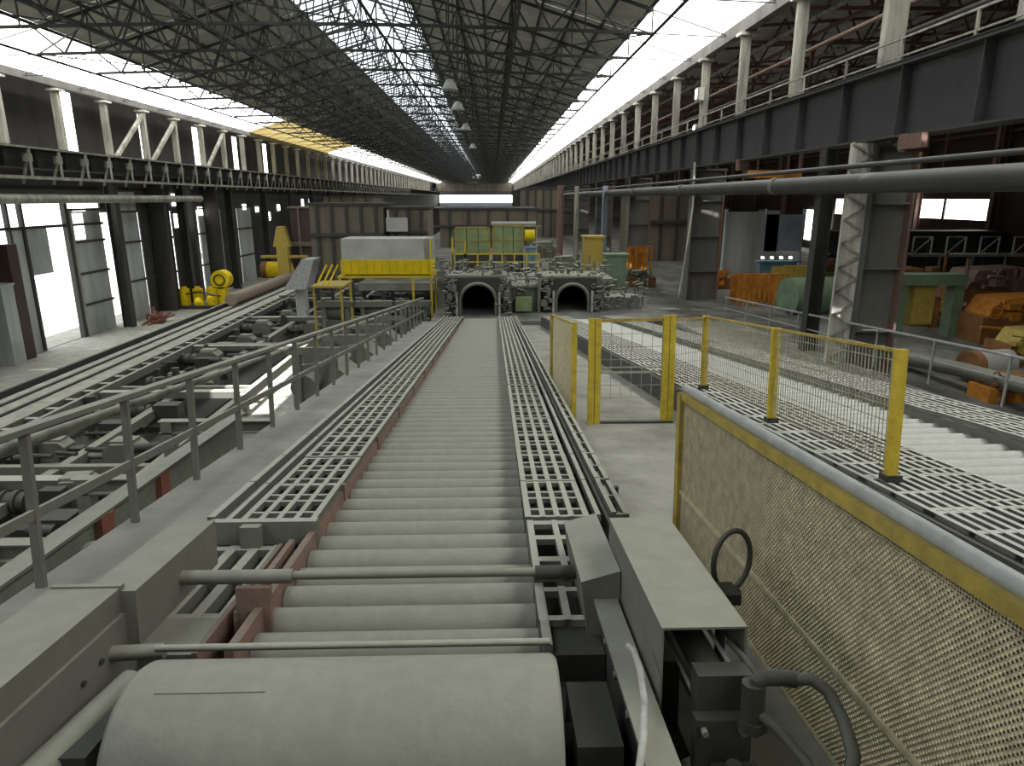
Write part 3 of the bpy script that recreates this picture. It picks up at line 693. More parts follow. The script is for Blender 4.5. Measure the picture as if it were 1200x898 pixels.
part(t, 'frame_strip', MB().box(1.585,1.635,.9,5.7,-2.30,-2.28), 'wire')

def rail_post(par, x, y, z0, z1, w_=.06, m='yellow'): return part(par, 'post', MB().box(x-w_, x+w_, y-w_*.6, y+w_*.6, z0, z1).box(x-w_*1.1,x+w_*1.1,y-w_*.9,y+w_*.9,z0,z0+.06), m)
t = thing('mesh_fence', 'yellow mesh fence panels standing on the left edge of the pale roller table', 'fence', (3.55, 8, -1.85), slope=True)
pts = [(3.60, 5.9), (3.52, 8.4), (3.45, 11.0)]
for x, y in pts:
    p_ = rail_post(t, x, y, -1.86, -.66, .05)
    part(p_, 'post_foot', MB().box(x-.07, x+.07, y-.07, y+.07, -1.9, -1.8), 'grime')
for (xa, ya), (xb, yb) in zip(pts[:-1], pts[1:]):
    part(t, 'top_rail', MB().bar((xa, ya, -.68), (xb, yb, -.68), .03), 'dyellow')
    U = Vector((xb-xa, yb-ya, 0)); wd = U.length; U.normalize()
    part(t, 'wire_mesh', lattice_mesh(MB(), (xa, ya, -1.75), U, (0,0,1), wd, 1.05, (.06, .14), .007, False), 'greywire', kind='stuff')
t = thing('mesh_fence', 'yellow mesh fence run continuing from the gate post to the roller table', 'fence', (3.1, 10.6, -2.3), slope=True)
part(t, 'top_rail', MB().bar((2.72, 10.44, -.70), (3.45, 11.0, -.70), .03), 'dyellow')
part(t, 'wire_mesh', lattice_mesh(MB(), (2.72, 10.44, -1.8), Vector((.73,.56,0)).normalized(), (0,0,1), .92, 1.1, (.06,.14), .007, False), 'greywire', kind='stuff')
t = thing('gate', 'yellow framed mesh gate standing across the concrete path', 'gate', (2.1, 10.4, -2.3), slope=True)
for x in (1.50, 1.60): part(t, 'post', MB().box(x-.045, x+.045, 10.33, 10.42, -2.3, -.66), 'yellow')
for x in (2.66, 2.76): part(t, 'post', MB().box(x-.045, x+.045, 10.40, 10.49, -2.3, -.62), 'yellow')
part(t, 'top_rail', MB().bar((1.6, 10.4, -.70), (2.7, 10.44, -.68), .045), 'dyellow')
part(t, 'mid_rail', MB().bar((1.6, 10.4, -1.50), (2.7, 10.44, -1.50), .03).bar((1.6,10.4,-1.42),(2.7,10.44,-1.42),.02), 'greywire')
part(t, 'wire_mesh', lattice_mesh(MB(), (1.65, 10.4, -1.9), (1,.03,0), (0,0,1), 1.0, 1.2, (.16,.2), .008, False), 'greywire', kind='stuff')
part(t, 'threshold', MB().box(1.5, 2.8, 10.36, 10.48, -2.3, -2.27), 'grime')
t = thing('mesh_fence', 'short yellow mesh panel beside the central grating, left of the gate', 'fence', (1.22, 12, -2.3), slope=True)
part(t, 'post', MB().box(1.19, 1.27, 10.3, 10.38, -2.3, -.72), 'yellow'); part(t, 'post', MB().box(1.17, 1.25, 14.0, 14.08, -2.3, -.80), 'dyellow')
part(t, 'top_rail', MB().bar((1.23, 10.34, -.74), (1.21, 14.04, -.82), .03), 'dyellow')
part(t, 'wire_mesh', lattice_mesh(MB(), (1.23, 10.34, -2.2), (0,1,0), (0,0,1), 3.7, 1.42, .07, .006), 'wire', kind='stuff')

# ---------------------------------------------------------------- railings
t = thing('handrail', 'dusty grey handrail with flat top bar along the left walkway', 'railing', (-3.08, 10, -2.1), slope=True)
pm = MB().box(-.03, .03, -.02, .02, 0, 1.10).mesh('post', 'dusty')
y = 4.48
while y < 30: inst(t, 'post', pm, (-3.1, y, -2.1)); y += 1.24
part(t, 'top_bar', MB().box(-3.15, -3.05, 1.5, 30.5, -1.02, -.98), 'dusty')
part(t, 'mid_bar', MB().bar((-3.09, 1.5, -1.58), (-3.09, 30.5, -1.58), .03, .07), 'dusty')
solo('service_pipe', 'upper of two dusty pipes running just behind the left handrail', 'pipe', MB().path([(-3.42, 2, -1.18), (-3.42, 8, -1.2), (-3.5, 16, -1.25), (-3.6, 30, -1.3)], .035, 10), 'bpost', (-3.42, 2, -1.18), slope=True)
solo('service_pipe', 'lower of two dusty pipes running just behind the left handrail', 'pipe', MB().path([(-3.62, 2, -1.28), (-3.55, 5, -1.26), (-3.6, 9, -1.28)], .035, 10), 'bpost', (-3.62, 2, -1.28), slope=True)
t = thing('channel_beam', 'long dusty channel beam with red brackets below the left handrail', 'beam', (-4, 8, -2.9), slope=True)
part(t, 'web', MB().bar((-3.36, 2.5, -2.45), (-3.98, 10.6, -2.45), .05, .62), 'gmach'); part(t, 'top_flange', MB().bar((-3.36, 2.5, -2.13), (-3.98, 10.6, -2.13), .2, .03), 'dusty')
part(t, 'lower_flange', MB().bar((-3.30, 2.5, -2.78), (-3.94, 10.6, -2.78), .3, .03), 'dusty')
part(t, 'bracket', MB().box(-3.62, -3.52, 5.95, 6.15, -2.5, -2.14), 'redpaint', label='red bracket'); part(t, 'bracket', MB().box(-3.74, -3.64, 7.3, 7.5, -2.5, -2.14), 'redpaint', label='red bracket')
t = thing('pulley', 'round dusty pulley wheel below the walkway edge at the left', 'pulley', (-3.32, 5.5, -2.7), slope=True)
part(t, 'rim', MB().ring((-3.3, 5.5, -2.38), .17, .035, 'y', 28, 8), 'dusty'); part(t, 'disc', MB().tube((-3.3, 5.48, -2.38), (-3.3, 5.54, -2.38), .15, 24), 'dusty'); part(t, 'hub', MB().tube((-3.3, 5.42, -2.38), (-3.3, 5.5, -2.38), .05, 12), 'grime')
# walkway bearers and portal frames below / beside the walkway
for k, s in enumerate((15.3, 18.5, 22.5, 27.0)):
    t = thing('support_frame', ('nearest', 'second', 'third', 'farthest')[k]+' of the dusty portal frames beside the left walkway railing', 'frame', (-4.2, s, -4.2), slope=True)
    hh = -1.75
    zf = -(10.9-s*.1073)/.9942+.03
    for x in (-4.4, -3.6): part(t, 'upright', MB().box(x-.09, x+.09, s-.09, s+.09, zf, hh), 'gmach')
    part(t, 'cross_beam', MB().box(-4.6, -3.45, s-.1, s+.1, hh, hh+.16), 'gmach'); part(t, 'brace', MB().bar((-4.4, s, -3.2), (-3.6, s, hh), .08), 'dusty')
for k, s in enumerate((16.0, 20.0, 24.5)):
    t = thing('drive_unit', ('near', 'middle', 'far')[k]+' dusty drive housing standing left of the walkway', 'machine', (-4.4, s, -3.6), slope=True)
    part(t, 'housing', MB().prism([(-4.6,-3.4),(-3.5,-3.4),(-3.5,-2.3),(-3.9,-2.0),(-4.6,-2.1)], s, s+1.6), 'gmach'); part(t, 'motor', MB().tube((-4.3, s-.7, -2.5), (-4.3, s, -2.5), .28, 14), 'dusty')
    part(t, 'cover', MB().box(-4.6,-4.0,s+.3,s+1.2,-2.05,-1.8), 'dusty'); part(t, 'pedestal', MB().box(-4.6,-4.0,s+.2,s+1.3,-(10.9-s*.1073)/.9942+.1,-3.4), 'gmach')

# right railing
t = thing('handrail', 'thin grey handrail beyond the right grating of the pale roller table', 'railing', (9.5, 20, -5.5), off=(0,0,0))
place(t, (0,0,0)); 
Pn = [(10.55, 30.7, -4.35), (10.6, 22, -3.75), (10.67, 13.1, -3.12), (10.75, 6, -2.7)]
part(t, 'top_rail', MB().path(Pn, .035, 8), 'galv'); part(t, 'mid_rail', MB().path([(x, y, z-.5) for x, y, z in Pn], .025, 8), 'galv')
for k in range(10):
    f = k/9.; y = 30.5-f*22; z = -4.35+(30.7-y)*.0705; x = 10.56+f*.1
    part(t, 'post', MB().tube((x, y, z-1.1), (x, y, z), .03, 8), 'galv')
# ledge carrying that railing, running with the table
struct('floor_ledge', MB().add([(8.3,2,-3.9),(11.0,2,-3.9),(11.0,31,-5.55),(8.3,31,-5.55),(8.3,2,-3.6),(11.0,2,-3.6),(11.0,31,-5.4),(8.3,31,-5.4)],
       [(0,3,2,1),(4,5,6,7),(0,1,5,4),(1,2,6,5),(2,3,7,6),(3,0,4,7)]) or (lambda m: (m.add([(8.3,2,-4.2),(11.0,2,-4.2),(11.0,31,-5.8),(8.3,31,-5.8),(8.3,2,-4.0),(11.0,2,-4.0),(11.0,31,-5.48),(8.3,31,-5.48)],
       [(0,3,2,1),(4,5,6,7),(0,1,5,4),(1,2,6,5),(2,3,7,6),(3,0,4,7)]), m)[1])(MB()), 'concrete2')

# ================================================================ LEFT TRANSFER BED (long table on the lower floor)
t = thing('transfer_bed', 'long pale transfer bed with rails on the lower floor at the left', 'conveyor', (-20, 60, -10.9))
for k in range(14):
    y = 14+k*4.6
    part(t, 'deck_plate', MB().box(-24.3, -21.3, y, y+4.53, -9.72, -9.6+random.uniform(-.01,.01)), 'concrete2')
part(t, 'outer_rail', MB().ibeam((-24.6, 10, -9.55), (-24.6, 80, -9.55), .16, .4), 'steel')
part(t, 'outer_rail', MB().ibeam((-25.6, 40, -9.9), (-25.6, 80, -9.9), .3, .4), 'gmach')
part(t, 'inner_rail', MB().box(-21.15, -20.95, 14, 80, -9.9, -9.45), 'dusty'); part(t, 'inner_rail', MB().box(-20.3, -20.1, 14, 80, -9.9, -9.45), 'dusty')
part(t, 'inner_rail', MB().box(-12.9, -12.6, 14, 80, -10.1, -9.6), 'dusty'); part(t, 'side_wall', MB().box(-24.5, -21.0, 13.5, 80, -10.9, -9.75), 'walld')
ct = MB()
for k in range(42): ct.box(-21.0, -20.25, 16+k*1.5, 16.25+k*1.5, -9.62, -9.5)
part(t, 'rail_sleepers', ct, 'grate', kind='stuff')
for k in range(6):
    y = 22.6+k*11.3
    part(t, 'cross_beam', MB().box(-20.2, -12.8, y, y+.5, -9.9, -9.55), 'grate'); part(t, 'cross_beam', MB().box(-20.2, -12.8, y+1.9, y+2.2, -10.2, -9.8), 'gmach')
    part(t, 'leg', MB().box(-13.1, -12.7, y, y+.4, -10.9, -9.9), 'gmach'); part(t, 'leg', MB().box(-20.3, -19.9, y, y+.4, -10.9, -9.9), 'gmach')
part(t, 'pit_floor', MB().box(-20.2, -12.9, 14, 29, -10.88, -10.8).box(-20.2, -14.7, 29, 80, -10.88, -10.8), 'shade_black')  # near-black sheet that paints the pit dark
for x in (-23.5, -22.4): part(t, 'deck_rail', MB().box(x-.07, x+.07, 14, 80, -9.6, -9.5), 'steel')
part(t, 'middle_beam', MB().box(-16.8, -16.4, 14, 80, -10.3, -9.9), 'gmach')
# gear drives between the cross beams
gd = thing('gear_drive', 'dusty gearbox with motor between the cross beams of the left bed', 'gearbox', (0, 0, -10.9), 'gear drives in the left bed', off=(0,0,0))
part(gd, 'gearbox', MB().prism([(-.8,0.3),(.8,0.3),(.8,1.2),(.45,1.5),(-.45,1.5),(-.8,1.2)], -.55, .55).box(-1,1,-.7,.7,0,.3), 'dusty')
part(gd, 'motor', MB().tube((.9, 0, .85), (2.2, 0, .85), .42, 14), 'grime'); part(gd, 'coupling', MB().tube((.8, 0, .85), (.95, 0, .85), .2, 10), 'rust')
part(gd, 'shaft', MB().tube((-2.6, 0, .8), (-.8, 0, .8), .15, 10), 'dusty'); part(gd, 'cover', MB().box(-.5,.5,-.4,.4,1.5,1.62), 'gmach')
part(gd, 'fin_ring', MB().tube((1.3,0,.85),(1.4,0,.85),.5,14).tube((1.8,0,.85),(1.9,0,.85),.5,14), 'grime')
spots = []
for k in range(9):
    y = 16.5+k*5.4
    spots.append((-18.2+random.uniform(-.4,.4), y, random.choice((0, PI)), 'outer', k))
    if k < 3 or k > 6: spots.append((-14.6+random.uniform(-.3,.3), y+random.uniform(-1,1.5), random.choice((0, .1, PI)), 'inner', k))
    if k < 3: spots += [(-10.0+random.uniform(-.5,.5), y-1, 0, 'side', k), (-7.2, y+1.5, PI/2, 'walkway', k)]
ORD = ['nearest', 'second', 'third', 'fourth', 'fifth', 'sixth', 'seventh', 'eighth', 'ninth', 'tenth', 'eleventh', 'twelfth', 'thirteenth', 'fourteenth', 'fifteenth', 'sixteenth']
ROWTXT = dict(outer='in the row beside the pale deck plates', inner='in the row along the right edge of the left bed', side='in the row just right of the left bed', walkway='in the row nearest the walkway')
cnt = {}
for i, (x, y, a, row, k) in enumerate(spots):
    cnt[row] = cnt.get(row, -1)+1
    lab = ORD[cnt[row]]+' dusty gearbox with motor '+ROWTXT[row]
    sc_ = random.uniform(.72, .9)
    if i == 0: place(gd, (x, y, -10.8), False, a); gd['label'] = lab; gd.scale = (sc_,)*3
    else: dup(gd, (x, y, -10.8), lab, yaw=a, scale=(sc_,)*3)
junkm = MB(); rr_ = random.Random(5)
for _ in range(420):
    x = rr_.uniform(-20, -5.2); y = rr_.uniform(12, 80)
    if -15.5 < x < -7.0 and 27 < y < 52: continue
    z = -10.85; h_ = rr_.uniform(.2, 1.4); k = rr_.random()
    if k < .45: s_ = rr_.uniform(.2, .8); junkm.box(x-s_, x+s_, y-s_*.6, y+s_*.6, z, z+h_)
    elif k < .8: junkm.tube((x, y, z+h_), (x+rr_.uniform(-2,2), y+rr_.uniform(-.4,.4), z+h_), rr_.uniform(.06,.2), 8)
    else: junkm.tube((x, y, z), (x, y, z+h_*1.2), rr_.uniform(.08,.3), 8)
jk = solo('machine_fittings', 'jumble of small dusty fittings, blocks and pipes on the floor among the gearboxes', 'fittings', junkm, 'grime', (-12, 30, -10.85)); jk['kind'] = 'stuff'
struct('floor_sun_slab', MB().box(-14.6, -10.0, 29, 51, -10.9, -10.86), 'concrete2')  # paler slab added so the sunlit spot comes out brighter
# cross girders nearer, between bed and walkway
for k, y in enumerate((15.5, 19.5, 25.0, 52.0, 60.0)):
    z = -8.4 if k < 3 else -9
    g_ = thing('cross_girder', ('nearest', 'second', 'third', 'fourth', 'fifth')[k]+' dusty girder bridging from the left bed to the walkway side', 'beam', (-9, y, -10.9))
    part(g_, 'beam', MB().ibeam((-12.7, y, z), (-5.5, y, z), .4, .5, .05), 'dusty'); part(g_, 'leg', MB().box(-5.8, -5.4, y-.2, y+.2, -10.9, z+.2), 'gmach'); part(g_, 'leg', MB().box(-12.6, -12.2, y-.2, y+.2, -10.9, z+.2), 'gmach')
solo('rust_pipe', 'thick rust-brown pipe lying along the far end of the left bed', 'pipe', MB().tube((-24.0, 63, -9.03), (-24.0, 90, -9.03), .55, 20), 'pipe', (-24, 63, -9.65))
solo('scrap_heap', 'low reddish heap of scrap on the floor at the foot of the left wall', 'scrap', (lambda m: [m.bar((-30.2+random.uniform(-.8,.8), 61+random.uniform(-1,1.5), -10.8), (-30.0+random.uniform(-.8,.8), 61.5+random.uniform(-1,1.5), -10.2+random.uniform(-.3,.8)), .15) for _ in range(22)] and m)(MB()), 'redpaint', (-31.2, 61.5, -10.84))
solo('pale_box', 'pale grey cabinet at the left edge near the bright doorway', 'cabinet', MB().box(-32.9, -31.9, 45.2, 46.4, -10.9, -5.6).box(-32.95,-31.85,45.1,46.5,-5.6,-5.45), 'wall', (-32.4, 45.8, -10.9))

# yellow machines at the left
def ymachine(x, y, z, s, label, m='brightyellow'):
    t = thing('pump_unit', label, 'machine', (x, y, z))
    part(t, 'base_frame', MB().box(x-1.6*s, x+1.6*s, y-.8*s, y+.8*s, z, z+.25*s), 'steel')
    for k in (-1.1, -.2, .7): part(t, 'cylinder', MB().tube((x+k*s, y-.3*s, z+.25*s), (x+k*s, y-.3*s, z+1.35*s), .34*s, 12).tube((x+k*s,y-.3*s,z+1.35*s),(x+k*s,y-.3*s,z+1.5*s),.2*s,8), m)
    part(t, 'tank', MB().tube((x+1.2*s, y, z+1.9*s), (x+1.2*s, y+.9*s, z+1.9*s), .62*s, 16).box(x+.9*s, x+1.5*s, y, y+.6*s, z+.25*s, z+1.4*s), m)
    part(t, 'pipework', MB().path([(x-1.1*s,y-.5*s,z+1.0*s),(x,y-.7*s,z+1.2*s),(x+1.4*s,y-.6*s,z+.9*s)], .06*s, 6).ring((x+1.2*s, y-.05*s, z+1.9*s), .35*s, .05*s), 'grime')
    return t
ymachine(-29.6, 70.5, -10.9, 1.5, 'yellow pump unit with upright cylinders at the foot of the left wall')
t = thing('yellow_tank', 'yellow and rust tank behind the brown pipe at the far left', 'tank', (-28.3, 93, -10.9)); part(t, 'shell', MB().tube((-30, 93, -9.3), (-27, 93, -9.3), 1.1, 16), 'brightyellow'); part(t, 'end_ring', MB().tube((-30.8,93,-9.3),(-30,93,-9.3),1.12,16), 'orust')
part(t, 'saddle', MB().box(-29.5,-27.5,92.4,93.6,-10.9,-9.9), 'steel')
t = thing('yellow_hoist_stand', 'yellow stand with crossarm rising behind the left bed', 'stand', (-24.5, 82, -10.9))
part(t, 'mast', MB().box(-25.2, -23.9, 81.5, 82.5, -10.9, -5.5), 'dyellow'); part(t, 'crossarm', MB().box(-27.2, -21.8, 81.8, 82.2, -6.8, -6.5), 'dyellow'); part(t, 'cab', MB().prism([(-25.6,-5.5),(-23.6,-5.5),(-24.2,-3.2),(-25,-3.2)], 81.6, 82.6), 'dyellow')
# dark buildings/mill stands behind the bed
def block(name, label, cat, x0, x1, y0, y1, z0, z1, m, m2, strips=3, group=None):
    t = thing(name, label, cat, ((x0+x1)/2, (y0+y1)/2, z0), group)
    part(t, 'body', MB().box(x0, x1, y0, y1, z0, z1), m); part(t, 'roof_slab', MB().box(x0-.2, x1+.2, y0-.2, y1+.2, z1, z1+.2), m2)
    for k in range(strips):
        xa = x0+(x1-x0)*(k+.5)/strips; part(t, 'rib', MB().box(xa-.12, xa+.12, y0-.18, y0-.0, z0, z1), m2)
    part(t, 'ledge', MB().box(x0, x1, y0-.4, y0, z0+(z1-z0)*.55, z0+(z1-z0)*.6), m2)
    return t
cc = block('control_cabin', 'dark brown control cabin behind the white and yellow housing', 'cabin', -15.5, -9.3, 60, 66, -6.3, -.6, 'brown', 'steel', 5)
for x_ in (-15.3, -12.3, -9.6):
    for y_ in (60.2, 65.6): part(cc, 'leg', MB().box(x_-.15, x_+.15, y_-.15, y_+.15, -10.9, -6.3), 'steel')
block('control_cabin', 'narrower brown cabin with flat roof standing on the deck beside the larger one', 'cabin', -8.85, -5.6, 60.5, 66, -5.5, -.9, 'brown', 'steel', 3)
block('control_cabin', 'dim brick-brown shed between the hoist stand and the brown control cabin', 'shed', -24, -16, 84, 92, -10.9, -1.2, 'rustwall', 'brown', 4)
block('mill_housing', 'dark mill housing far down the left side of the hall', 'machine', -28, -20, 118, 130, -10.9, 0.2, 'brown', 'steel', 4)
block('mill_housing', 'long dim grey housing far down the middle of the hall', 'machine', -22, -6, 150, 170, -10.9, -2.2, 'walld', 'column', 6)
block('mill_housing', 'dim brownish housing beyond the green panels', 'machine', -6, 5, 80, 95, -5.5, -1.3, 'brown', 'steel', 5)
block('mill_housing', 'far dim block in front of the end wall', 'machine', -26, 4, 300, 320, -10.9, -6, 'column', 'steel', 5)
solo('panel_board', 'small cream panel hanging on the brown control cabin', 'panel', MB().box(-9.0, -7.2, 59.5, 59.7, -2.75, -1.6).box(-8.9,-8.75,59.55,59.75,-1.6,-1.0), 'offwhite', (-8.1, 59.6, -2.75))

# white and yellow housing on stilts
t = thing('machine_housing', 'housing with off-white upper panel and bright yellow skirt, on tall yellow legs', 'machine', (-5.9, 39, -10.9))
part(t, 'upper_panel', MB().box(-8.25, -3.75, 38, 40.6, -3.3, -2.15), 'offwhite'); part(t, 'side_panel', MB().box(-3.75, -3.35, 38.05, 40.6, -3.3, -2.15), 'bpost')
part(t, 'skirt', MB().box(-8.3, -3.4, 37.9, 40.7, -4.05, -3.28), 'brightyellow'); part(t, 'sill', MB().box(-8.5, -3.3, 37.8, 40.8, -4.25, -4.12), 'yellow')
for k in range(12): part(t, 'skirt_rib', MB().box(-8.2+k*.42, -8.15+k*.42, 37.86, 37.9, -4.05, -3.28), 'yellow')
for x in (-8.4, -4.4, -3.4): part(t, 'leg', MB().box(x-.06, x+.06, 37.8, 37.95, -10.9, -4.25), 'yellow')
for x in (-8.4, -3.4): part(t, 'leg', MB().box(x-.06, x+.06, 40.5, 40.65, -10.9, -4.25), 'yellow')
part(t, 'corner_post', MB().box(-3.42,-3.36,37.8,37.88,-4.1,-2.1), 'brightyellow')
t = thing('striped_stair', 'yellow stair rails sloping down left of the white and yellow housing', 'stair', (-8.2, 34.5, -10.9))
for k in range(3): part(t, 'rail', MB().bar((-8.75+k*.28, 34.2, -4.2), (-8.25+k*.28, 34.5, -3.2), .07), 'brightyellow')
part(t, 'landing', MB().box(-9.0, -7.4, 34.0, 36.4, -4.3, -4.2), 'dyellow'); part(t, 'leg', MB().box(-8.95, -8.85, 34.1, 34.2, -10.9, -4.3), 'dyellow'); part(t, 'leg', MB().box(-7.6, -7.5, 34.1, 34.2, -10.9, -4.3), 'dyellow')
solo('grey_chute', 'pale grey sloping chute at the far end of the brown pipe', 'chute', MB().add([(0,0,0)]*0, []) or MB().prism([(-17.0,-7.2),(-15.4,-4.8),(-14.4,-4.8),(-15.2,-7.2)], 56, 58.5).box(-16.4,-15.6,57,58,-10.9,-7.2), 'galv', (-16, 57.5, -10.9))
# dusty frames under it, in the shade
for k in range(3):
    x = -8.0+k*2.0
    t = thing('table_frame', ('left', 'middle', 'right')[k]+' one of three dusty machine frames under the white and yellow housing', 'frame', (x, 37, -10.9))
    part(t, 'upright', MB().box(x-.8, x-.6, 35, 35.2, -10.9, -5.0), 'gmach'); part(t, 'upright', MB().box(x+.4, x+.6, 35, 35.2, -10.9, -5.2), 'gmach')
    part(t, 'cross_bar', MB().box(x-1.0, x+.8, 34.9, 35.3, -5.4, -5.1), 'gmach'); part(t, 'drum', MB().tube((x-.7, 35.6, -5.7), (x+.5, 35.6, -5.7), .45, 14), 'dusty'); part(t,'plate',MB().box(x-.9,x+.6,35.3,36.4,-7.4,-6.2),'gmach')

# ---------------------------------------------------------------- arched openings at the end of the tables
def clutter(x0, x1, y0, y1, z0, z1, n, seed, big=.25):
    r = random.Random(seed); mb = MB()
    for _ in range(n):
        x = r.uniform(x0, x1); y = r.uniform(y0, y1); z = r.uniform(z0, z1); k = r.random()
        if k < .35: s_ = r.uniform(.3, 1)*big; mb.box(x-s_/2, x+s_/2, y-s_/2, y+s_/2, z, z+s_*r.uniform(.4, 1.2))
        elif k < .7: mb.tube((x, y, z), (x+r.uniform(-.5,.5)*big*3, y, z+r.uniform(0, .1)), r.uniform(.02, .06)*big*4, 8)
        elif k < .9: mb.tube((x, y, z), (x, y, z+r.uniform(.3, 1.2)*big*1.5), r.uniform(.02, .05)*big*4, 8)
        else: mb.ring((x, y, z+.1), big*.4, big*.08, 'y', 14, 5)
    return mb
def arch_entry(cx, y, label, hw, zb, zc, w0, w1, seed):
    t = thing('arched_entry', label, 'furnace entry', (cx, y, -5.5))
    R_ = hw; prof = [(cx-hw, zb)]+[(cx-R_*math.cos(a*PI/16), zc+R_*math.sin(a*PI/16)) for a in range(17)]+[(cx+hw, zb)]
    # face plate with the arch left open: strip between arch and rectangle
    zt = zc+R_+.28; mb = MB(); n = len(prof)
    outer = []
    for (px, pz) in prof:
        if pz <= zc+.001: outer.append((cx+(w1 if px > cx else -w0), pz))
        else:
            a = math.atan2(pz-zc, px-cx); ex = (w1 if px > cx else w0)
            k = min(ex/max(abs(math.cos(a)), 1e-3), (zt-zc)/max(math.sin(a), 1e-3)); outer.append((cx+math.cos(a)*k, zc+math.sin(a)*k))
    vs = [(a, y, b) for a, b in prof]+[(a, y, b) for a, b in outer]+[(a, y+.4, b) for a, b in prof]+[(a, y+.4, b) for a, b in outer]
    fs = [(i, i+1, n+i+1, n+i) for i in range(n-1)]+[(2*n+i, 3*n+i, 3*n+i+1, 2*n+i+1) for i in range(n-1)]+[(i, 2*n+i, 2*n+i+1, i+1) for i in range(n-1)]+[(n+i, n+i+1, 3*n+i+1, 3*n+i) for i in range(n-1)]
    mb.add(vs, fs); part(t, 'face_plate', mb, 'grime')
    part(t, 'arch_ring', MB().path([(a, y-.06, b) for a, b in prof], .09, 8), 'dusty')
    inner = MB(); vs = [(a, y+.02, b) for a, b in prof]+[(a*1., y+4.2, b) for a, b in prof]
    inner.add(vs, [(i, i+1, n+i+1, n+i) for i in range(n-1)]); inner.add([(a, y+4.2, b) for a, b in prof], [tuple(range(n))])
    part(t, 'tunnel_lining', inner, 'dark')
    for sx in (-1, 1):
        part(t, 'guide_post', MB().box(cx+sx*(hw+.14)-.05, cx+sx*(hw+.14)+.05, y-.35, y-.05, zb-.1, zc+.5), 'galv')
    part(t, 'machine_block', MB().box(cx-w0, cx-hw-.25, y+.1, y+3, -5.5, zt-.2), 'gmach'); part(t, 'machine_block', MB().box(cx+hw+.25, cx+w1, y+.1, y+3, -5.5, zt-.2), 'gmach')
    part(t, 'top_slab', MB().box(cx-w0, cx+w1, y+.0, y+2.4, zt, zt+.1), 'gmach')
    part(t, 'pipework', clutter(cx-w0, cx+w1, y-.1, y+1.6, zt, zt+.45, 46, seed), 'dusty', kind='stuff')
    part(t, 'side_fittings', clutter(cx-w0, cx-hw-.2, y-.5, y, zb, zt, 34, seed+1), 'dusty', kind='stuff')
    part(t, 'side_fittings', clutter(cx+hw+.2, cx+w1, y-.5, y, zb, zt, 34, seed+2), 'dusty', kind='stuff')
    return t
arch_entry(-.72, 32.9, 'arched opening at the far end of the central roller table', .88, -5.5, -4.85, 1.6, 1.4, 3)
arch_entry(3.95, 33.9, 'arched opening at the far end of the pale right roller table', .82, -5.5, -4.95, 1.5, 1.5, 9)
t = thing('valve_stand', 'heap of greenish dusty valves and pipework between the two arched openings', 'machine', (1.6, 34.5, -5.5))
part(t, 'frame', MB().box(.9, 2.3, 34, 36, -5.5, -4.3).box(.7,2.4,33.8,36.2,-4.3,-4.2).box(.75,.9,33.6,33.8,-5.5,-3.9).box(2.2,2.35,33.6,33.8,-5.5,-3.9), 'gmach'); part(t, 'valves', clutter(.7, 2.4, 33.5, 34.6, -5.4, -3.6, 70, 21), 'grate', kind='stuff')
part(t, 'panel', MB().box(1.1,1.9,33.4,33.6,-5.4,-4.7), 'green')
t = thing('valve_stand', 'jumble of pale valves right of the second arched opening', 'machine', (6.2, 35, -5.5))
part(t, 'frame', MB().box(5.5, 7.5, 34.6, 36, -5.5, -4.9).box(5.5,5.65,34.4,34.6,-5.5,-4.1), 'gmach'); part(t, 'valves', clutter(5.4, 7.8, 33.8, 35, -5.4, -4.1, 60, 33), 'grate', kind='stuff')
t = thing('valve_stand', 'dark jumble of pipework left of the first arched opening', 'machine', (-2.6, 35.5, -5.5))
part(t, 'frame', MB().box(-2.85, -2.3, 35, 37, -5.5, -3.6), 'gmach'); part(t, 'valves', clutter(-2.85, -2.5, 34.2, 36, -4.4, -2.9, 40, 41), 'gmach', kind='stuff')
t = thing('pipe_rack', 'tangle of pipes and fittings on the deck behind the arched openings', 'machine', (1.2, 40, -5.5))
part(t, 'deck', MB().box(-2.6, 6.8, 38.5, 42, -4.6, -4.4), 'gmach')
for x in (-2.4, .5, 3.6, 6.5): part(t, 'leg', MB().box(x-.1, x+.1, 38.6, 38.8, -5.5, -4.6), 'gmach')
part(t, 'fittings', clutter(-2.6, 6.8, 38.5, 41, -4.4, -3.7, 110, 55, .35), 'grate', kind='stuff')

# green panelled machines and yellow railings behind
def green(x0, x1, y, z0, z1, label):
    t = thing('green_cabinet', label, 'cabinet', ((x0+x1)/2, y, -5.5))
    part(t, 'plinth', MB().box(x0, x1, y, y+1.5, -5.5, z0), 'steel')
    n = 3
    for k in range(n):
        xa = x0+(x1-x0)*k/n; xb = x0+(x1-x0)*(k+1)/n; part(t, 'panel', MB().box(xa+.03, xb-.03, y-.02, y+1.4, z0+.05, z1-.05), 'green')
    part(t, 'frame', MB().box(x0, x1, y-.08, y, z1-.08, z1).box(x0, x1, y-.08, y, (z0+z1)/2-.04, (z0+z1)/2+.02).box(x0, x0+.08, y-.08, y, z0, z1).box(x1-.08, x1, y-.08, y, z0, z1), 'dyellow')
    return t
green(-2.7, -.2, 50, -3.9, -2.0, 'left of the two pale green panelled cabinets behind the arches')
green(.0, 2.2, 50, -3.9, -1.9, 'right of the two pale green panelled cabinets behind the arches')
solo('white_pipe', 'pale horizontal pipe over the right green cabinet', 'pipe', MB().tube((-.1, 50.3, -1.77), (3.1, 50.3, -1.77), .14, 10), 'offwhite', (-.1, 49.8, -1.6))
t = thing('yellow_railing', 'yellow guard railing in front of the green cabinets', 'railing', (-1, 48, -5.5))
